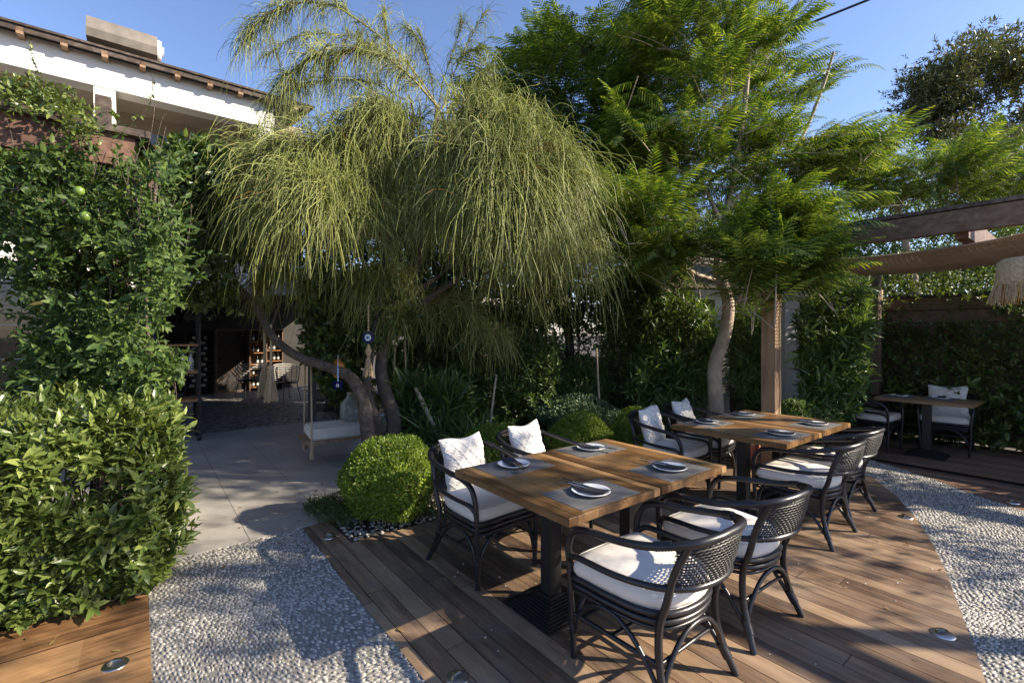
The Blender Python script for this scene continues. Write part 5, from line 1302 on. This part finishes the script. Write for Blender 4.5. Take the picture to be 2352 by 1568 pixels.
# thin upright sprays at the top right
for path in ([(1005,250),(1020,180),(1050,90),(1060,40)], [(1015,250),(1050,150),(1090,70),(1120,20)], [(1000,250),(985,150),(960,60)], [(1040,150),(1075,120),(1110,110)], [(985,150),(960,90),(930,60)], [(1040,240),(1090,190),(1130,150)], [(900,130),(885,60),(882,25)]):
    c = crom([P(x, y, 5.7) for x, y in path], 8); ml.tube(c, np.linspace(.008,.002,len(c)), 5)
    n = 130; x = rng.uniform(.2, 1, n)*(len(c)-1); i = np.minimum(x.astype(int), len(c)-2); tg = nrm(c[i+1]-c[i])
    hang(m, c[i], rng.uniform(.25,.55,n), tg*1.4+rng.normal(0,.55,(n,3))+np.array((0,0,.3)), wdt=.0028, curl=.25)
m.build('crown', M['l_weep'], e)
# trunks and main limbs
ml2 = MB()
def limb(pth, ra, rb, n=8): c = crom(pth, 6); ml2.tube(c, np.linspace(ra, rb, len(c)), n)
fk = P(905, 800, 5.5)
limb([WB, P(905,985,5.45), P(885,900,5.5), P(875,840,5.55), P(890,760,5.6), P(930,680,5.6), P(970,560,5.6), P(985,420,5.5), P(1005,250,5.5)], .095, .026, 10)
limb([WB+Vector((-.14,.05,0)), P(868,985,5.4), P(850,930,5.4), P(845,860,5.4), P(870,700,5.4), P(885,560,5.3), P(865,468,5.1)], .070, .022, 10)
limb([P(890,760,5.6), P(980,690,5.6), P(1050,640,5.6), P(1100,600,5.5), P(1160,560,5.5)], .05, .014)
limb([P(885,560,5.3), P(930,520,5.3), P(975,420,5.2)], .03, .014)
limb([P(930,680,5.6), P(1000,640,5.7), P(1080,560,5.8), P(1150,420,5.8)], .04, .012)
limb([P(870,700,5.4), P(800,690,5.5), P(720,660,5.5), P(650,630,5.4)], .03, .010)
limb([P(985,420,5.5), P(960,300,5.6), P(940,220,5.8)], .022, .012)
limb([P(970,560,5.6), P(880,540,5.5), P(780,480,5.6), P(600,430,5.8)], .026, .010)
ml2.build('trunk', M['bark_dark'], e); ml.build('limbs', plain('yellow_bark', (.30,.25,.11), .8, var=.3), e)

# ------------------------------------------------------------------ leaning citrus tree
e = plant('citrus_tree', 'leaning citrus tree with a bent dark trunk, dark leaves and green fruit', 'tree')
m = MB(); ct = PP((856,1120,5.05),(846,1000,5.05),(832,915,5.05),(806,868,5.1),(760,845,5.15),(700,825,5.2),(655,800,5.2),(618,760,5.2),(588,705,5.2),(545,655,5.2),(500,600,5.2),(455,565,5.2),(405,525,5.2))
c = crom(ct, 5); m.tube(c, np.interp(np.arange(len(c)), [0, 20, len(c)-1], [.085, .055, .022]), 10)
for pth, r_ in ((PP((545,655,5.2),(520,570,5.2),(500,500,5.2),(470,430,5.2)), .02), (PP((618,760,5.2),(640,700,5.3),(650,640,5.3)), .02), (PP((455,565,5.2),(440,500,5.1),(445,420,5.1)), .015), (PP((500,600,5.2),(560,560,5.3),(600,520,5.3)), .014)):
    cc = crom(pth, 5); m.tube(cc, np.linspace(r_, .006, len(cc)), 7)
cl = np.vstack([mass(420, [(380,350),(430,330),(500,345),(540,420),(520,480),(430,470),(380,420)], 4.3, 5.0), mass(420, [(370,470),(500,480),(600,560),(560,640),(430,650),(370,600)], 4.3, 5.2), mass(150, [(420,640),(520,650),(560,690),(500,720),(430,700)], 4.9,5.5)])
cl2 = np.vstack([mass(520, [(690,680),(780,640),(900,650),(950,720),(900,800),(780,800),(700,760)], 5.3, 6.1), mass(120, [(700,760),(760,760),(800,840),(700,820)], 5.3, 5.8)])
skeleton(m, [ct[-3], ct[-2], ct[-1]], cl[rng.choice(len(cl), 60, False)], .02, rmin=.004); m.build('trunk', M['bark'], e)
m = MB(); cl = cl[clump(cl, -1.0, 2.4)]; shoots(m, np.vstack([cl, cl2]), unit(len(cl)+len(cl2))+np.array((0,-.2,.3)), .12, 8, .085, .5, full=True, ang=1.2); m.build('crown', M['l_lemon'], e)
for x, y in ((182,440*.999),(503,562),(516,577),(196,497)):
    p = P(x, y, 4.7 if x > 300 else 3.1)
    m = MB(); m.lathe([(.001,-.033),(.018,-.028),(.031,-.005),(.028,.018),(.012,.031),(.001,.033)], tuple(p), 14); m.build('fruit', M['fruit'], e)
# support stakes
for k, (a, b2, lb) in enumerate(((P(1008,1010,5.5), P(955,890,5.6), 'leaning brown wooden stake beside the weeping tree trunks'), (P(1122,985,5.9), P(1140,860,5.9), 'thin pale wooden stake in the middle of the shaded bed'), (P(1375,940,6.9), P(1370,800,6.9), 'thin grey upright stake behind the flat juniper'))):
    a = a.copy(); dv = (b2-a); a = a-dv*(a.z/dv.z); m = MB(); m.tube([a, (a+b2)/2+Vector((.01,0,0)), b2], [.035,.03,.026] if k == 0 else [.016,.014,.012], 8); tag(m.build('wooden_stake', M['bark_pale']), lb, 'stake', 'stakes in the shaded bed')

# ------------------------------------------------------------------ unseen trees added outside the frame on the right to cast dappled shade
def added_tree(x, y, z0, r, n, label, thr, seed):
    e = plant('added_shade_tree', label, 'tree', 'unseen trees added for shade'); p, u_ = ell(n, (x, y, z0), r, .1); p = p[clump(p, thr, 1.9, seed)]
    m = MB(); shoots(m, p, unit(len(p)), .12, 7, .11, .42, full=False, ang=1.2); m.build('crown', M['l_ole'], e)
    m = MB(); skeleton(m, [(x+.2, y, 0), (x+.1, y+.05, 1.2), (x, y, z0-r[2]*.7)], p[rng.choice(len(p), 60, False)], .11); m.build('trunk', M['bark'], e)
added_tree(8.0, 1.7, 5.6, (1.3, 1.3, 1.1), 850, 'unseen broad tree added for shade past the right frame edge', .0, 3)
added_tree(8.4, 3.9, 6.2, (1.3, 1.0, 1.0), 600, 'third broad tree added for shade beyond the leafy wall, outside the frame', -.3, 8)
added_tree(7.9, 2.7, 2.75, (.9, 1.5, .95), 520, 'low leafy tree added for shade beyond the curved path, outside the frame', .1, 4)
m = MB(); r = random.Random(11)
for i in range(130):
    p = Vector((r.uniform(-.9, 3.2), r.uniform(1.9, 4.6), .006)); s = r.uniform(.005, .011); a = r.uniform(0, 6.28)
    m.add([(p.x, p.y, p.z), (p.x+s*math.cos(a), p.y+s*math.sin(a), p.z+.004), (p.x+s*1.3*math.cos(a+.6), p.y+s*1.3*math.sin(a+.6), p.z+.001), (p.x+s*math.cos(a+1.3), p.y+s*math.sin(a+1.3), p.z+.005)], [(0,1,2,3)], 0, False)
tag(m.build('fallen_petals', M['macrame']), 'tiny pale petals scattered over the wooden deck', 'petals', kind='stuff')

m = MB(); n = 75; pos = np.stack([rng.uniform(-3.4, 3.4, n), rng.uniform(2.2, 6.2, n), np.full(n, .008)], -1); a_ = rng.uniform(0, 6.28, n)
leaves(m, pos, np.stack([np.cos(a_), np.sin(a_), np.zeros(n)], -1), np.array((0,0,1.))+rng.normal(0,.15,(n,3)), rng.uniform(.02,.05,n), .4)
tag(m.build('fallen_leaves', leafmat('dry_leaf', (.10,.055,.025), (.20,.13,.05), (.34,.27,.09), .1)), 'small dry leaves lying about on the deck and the paving', 'leaves', kind='stuff')
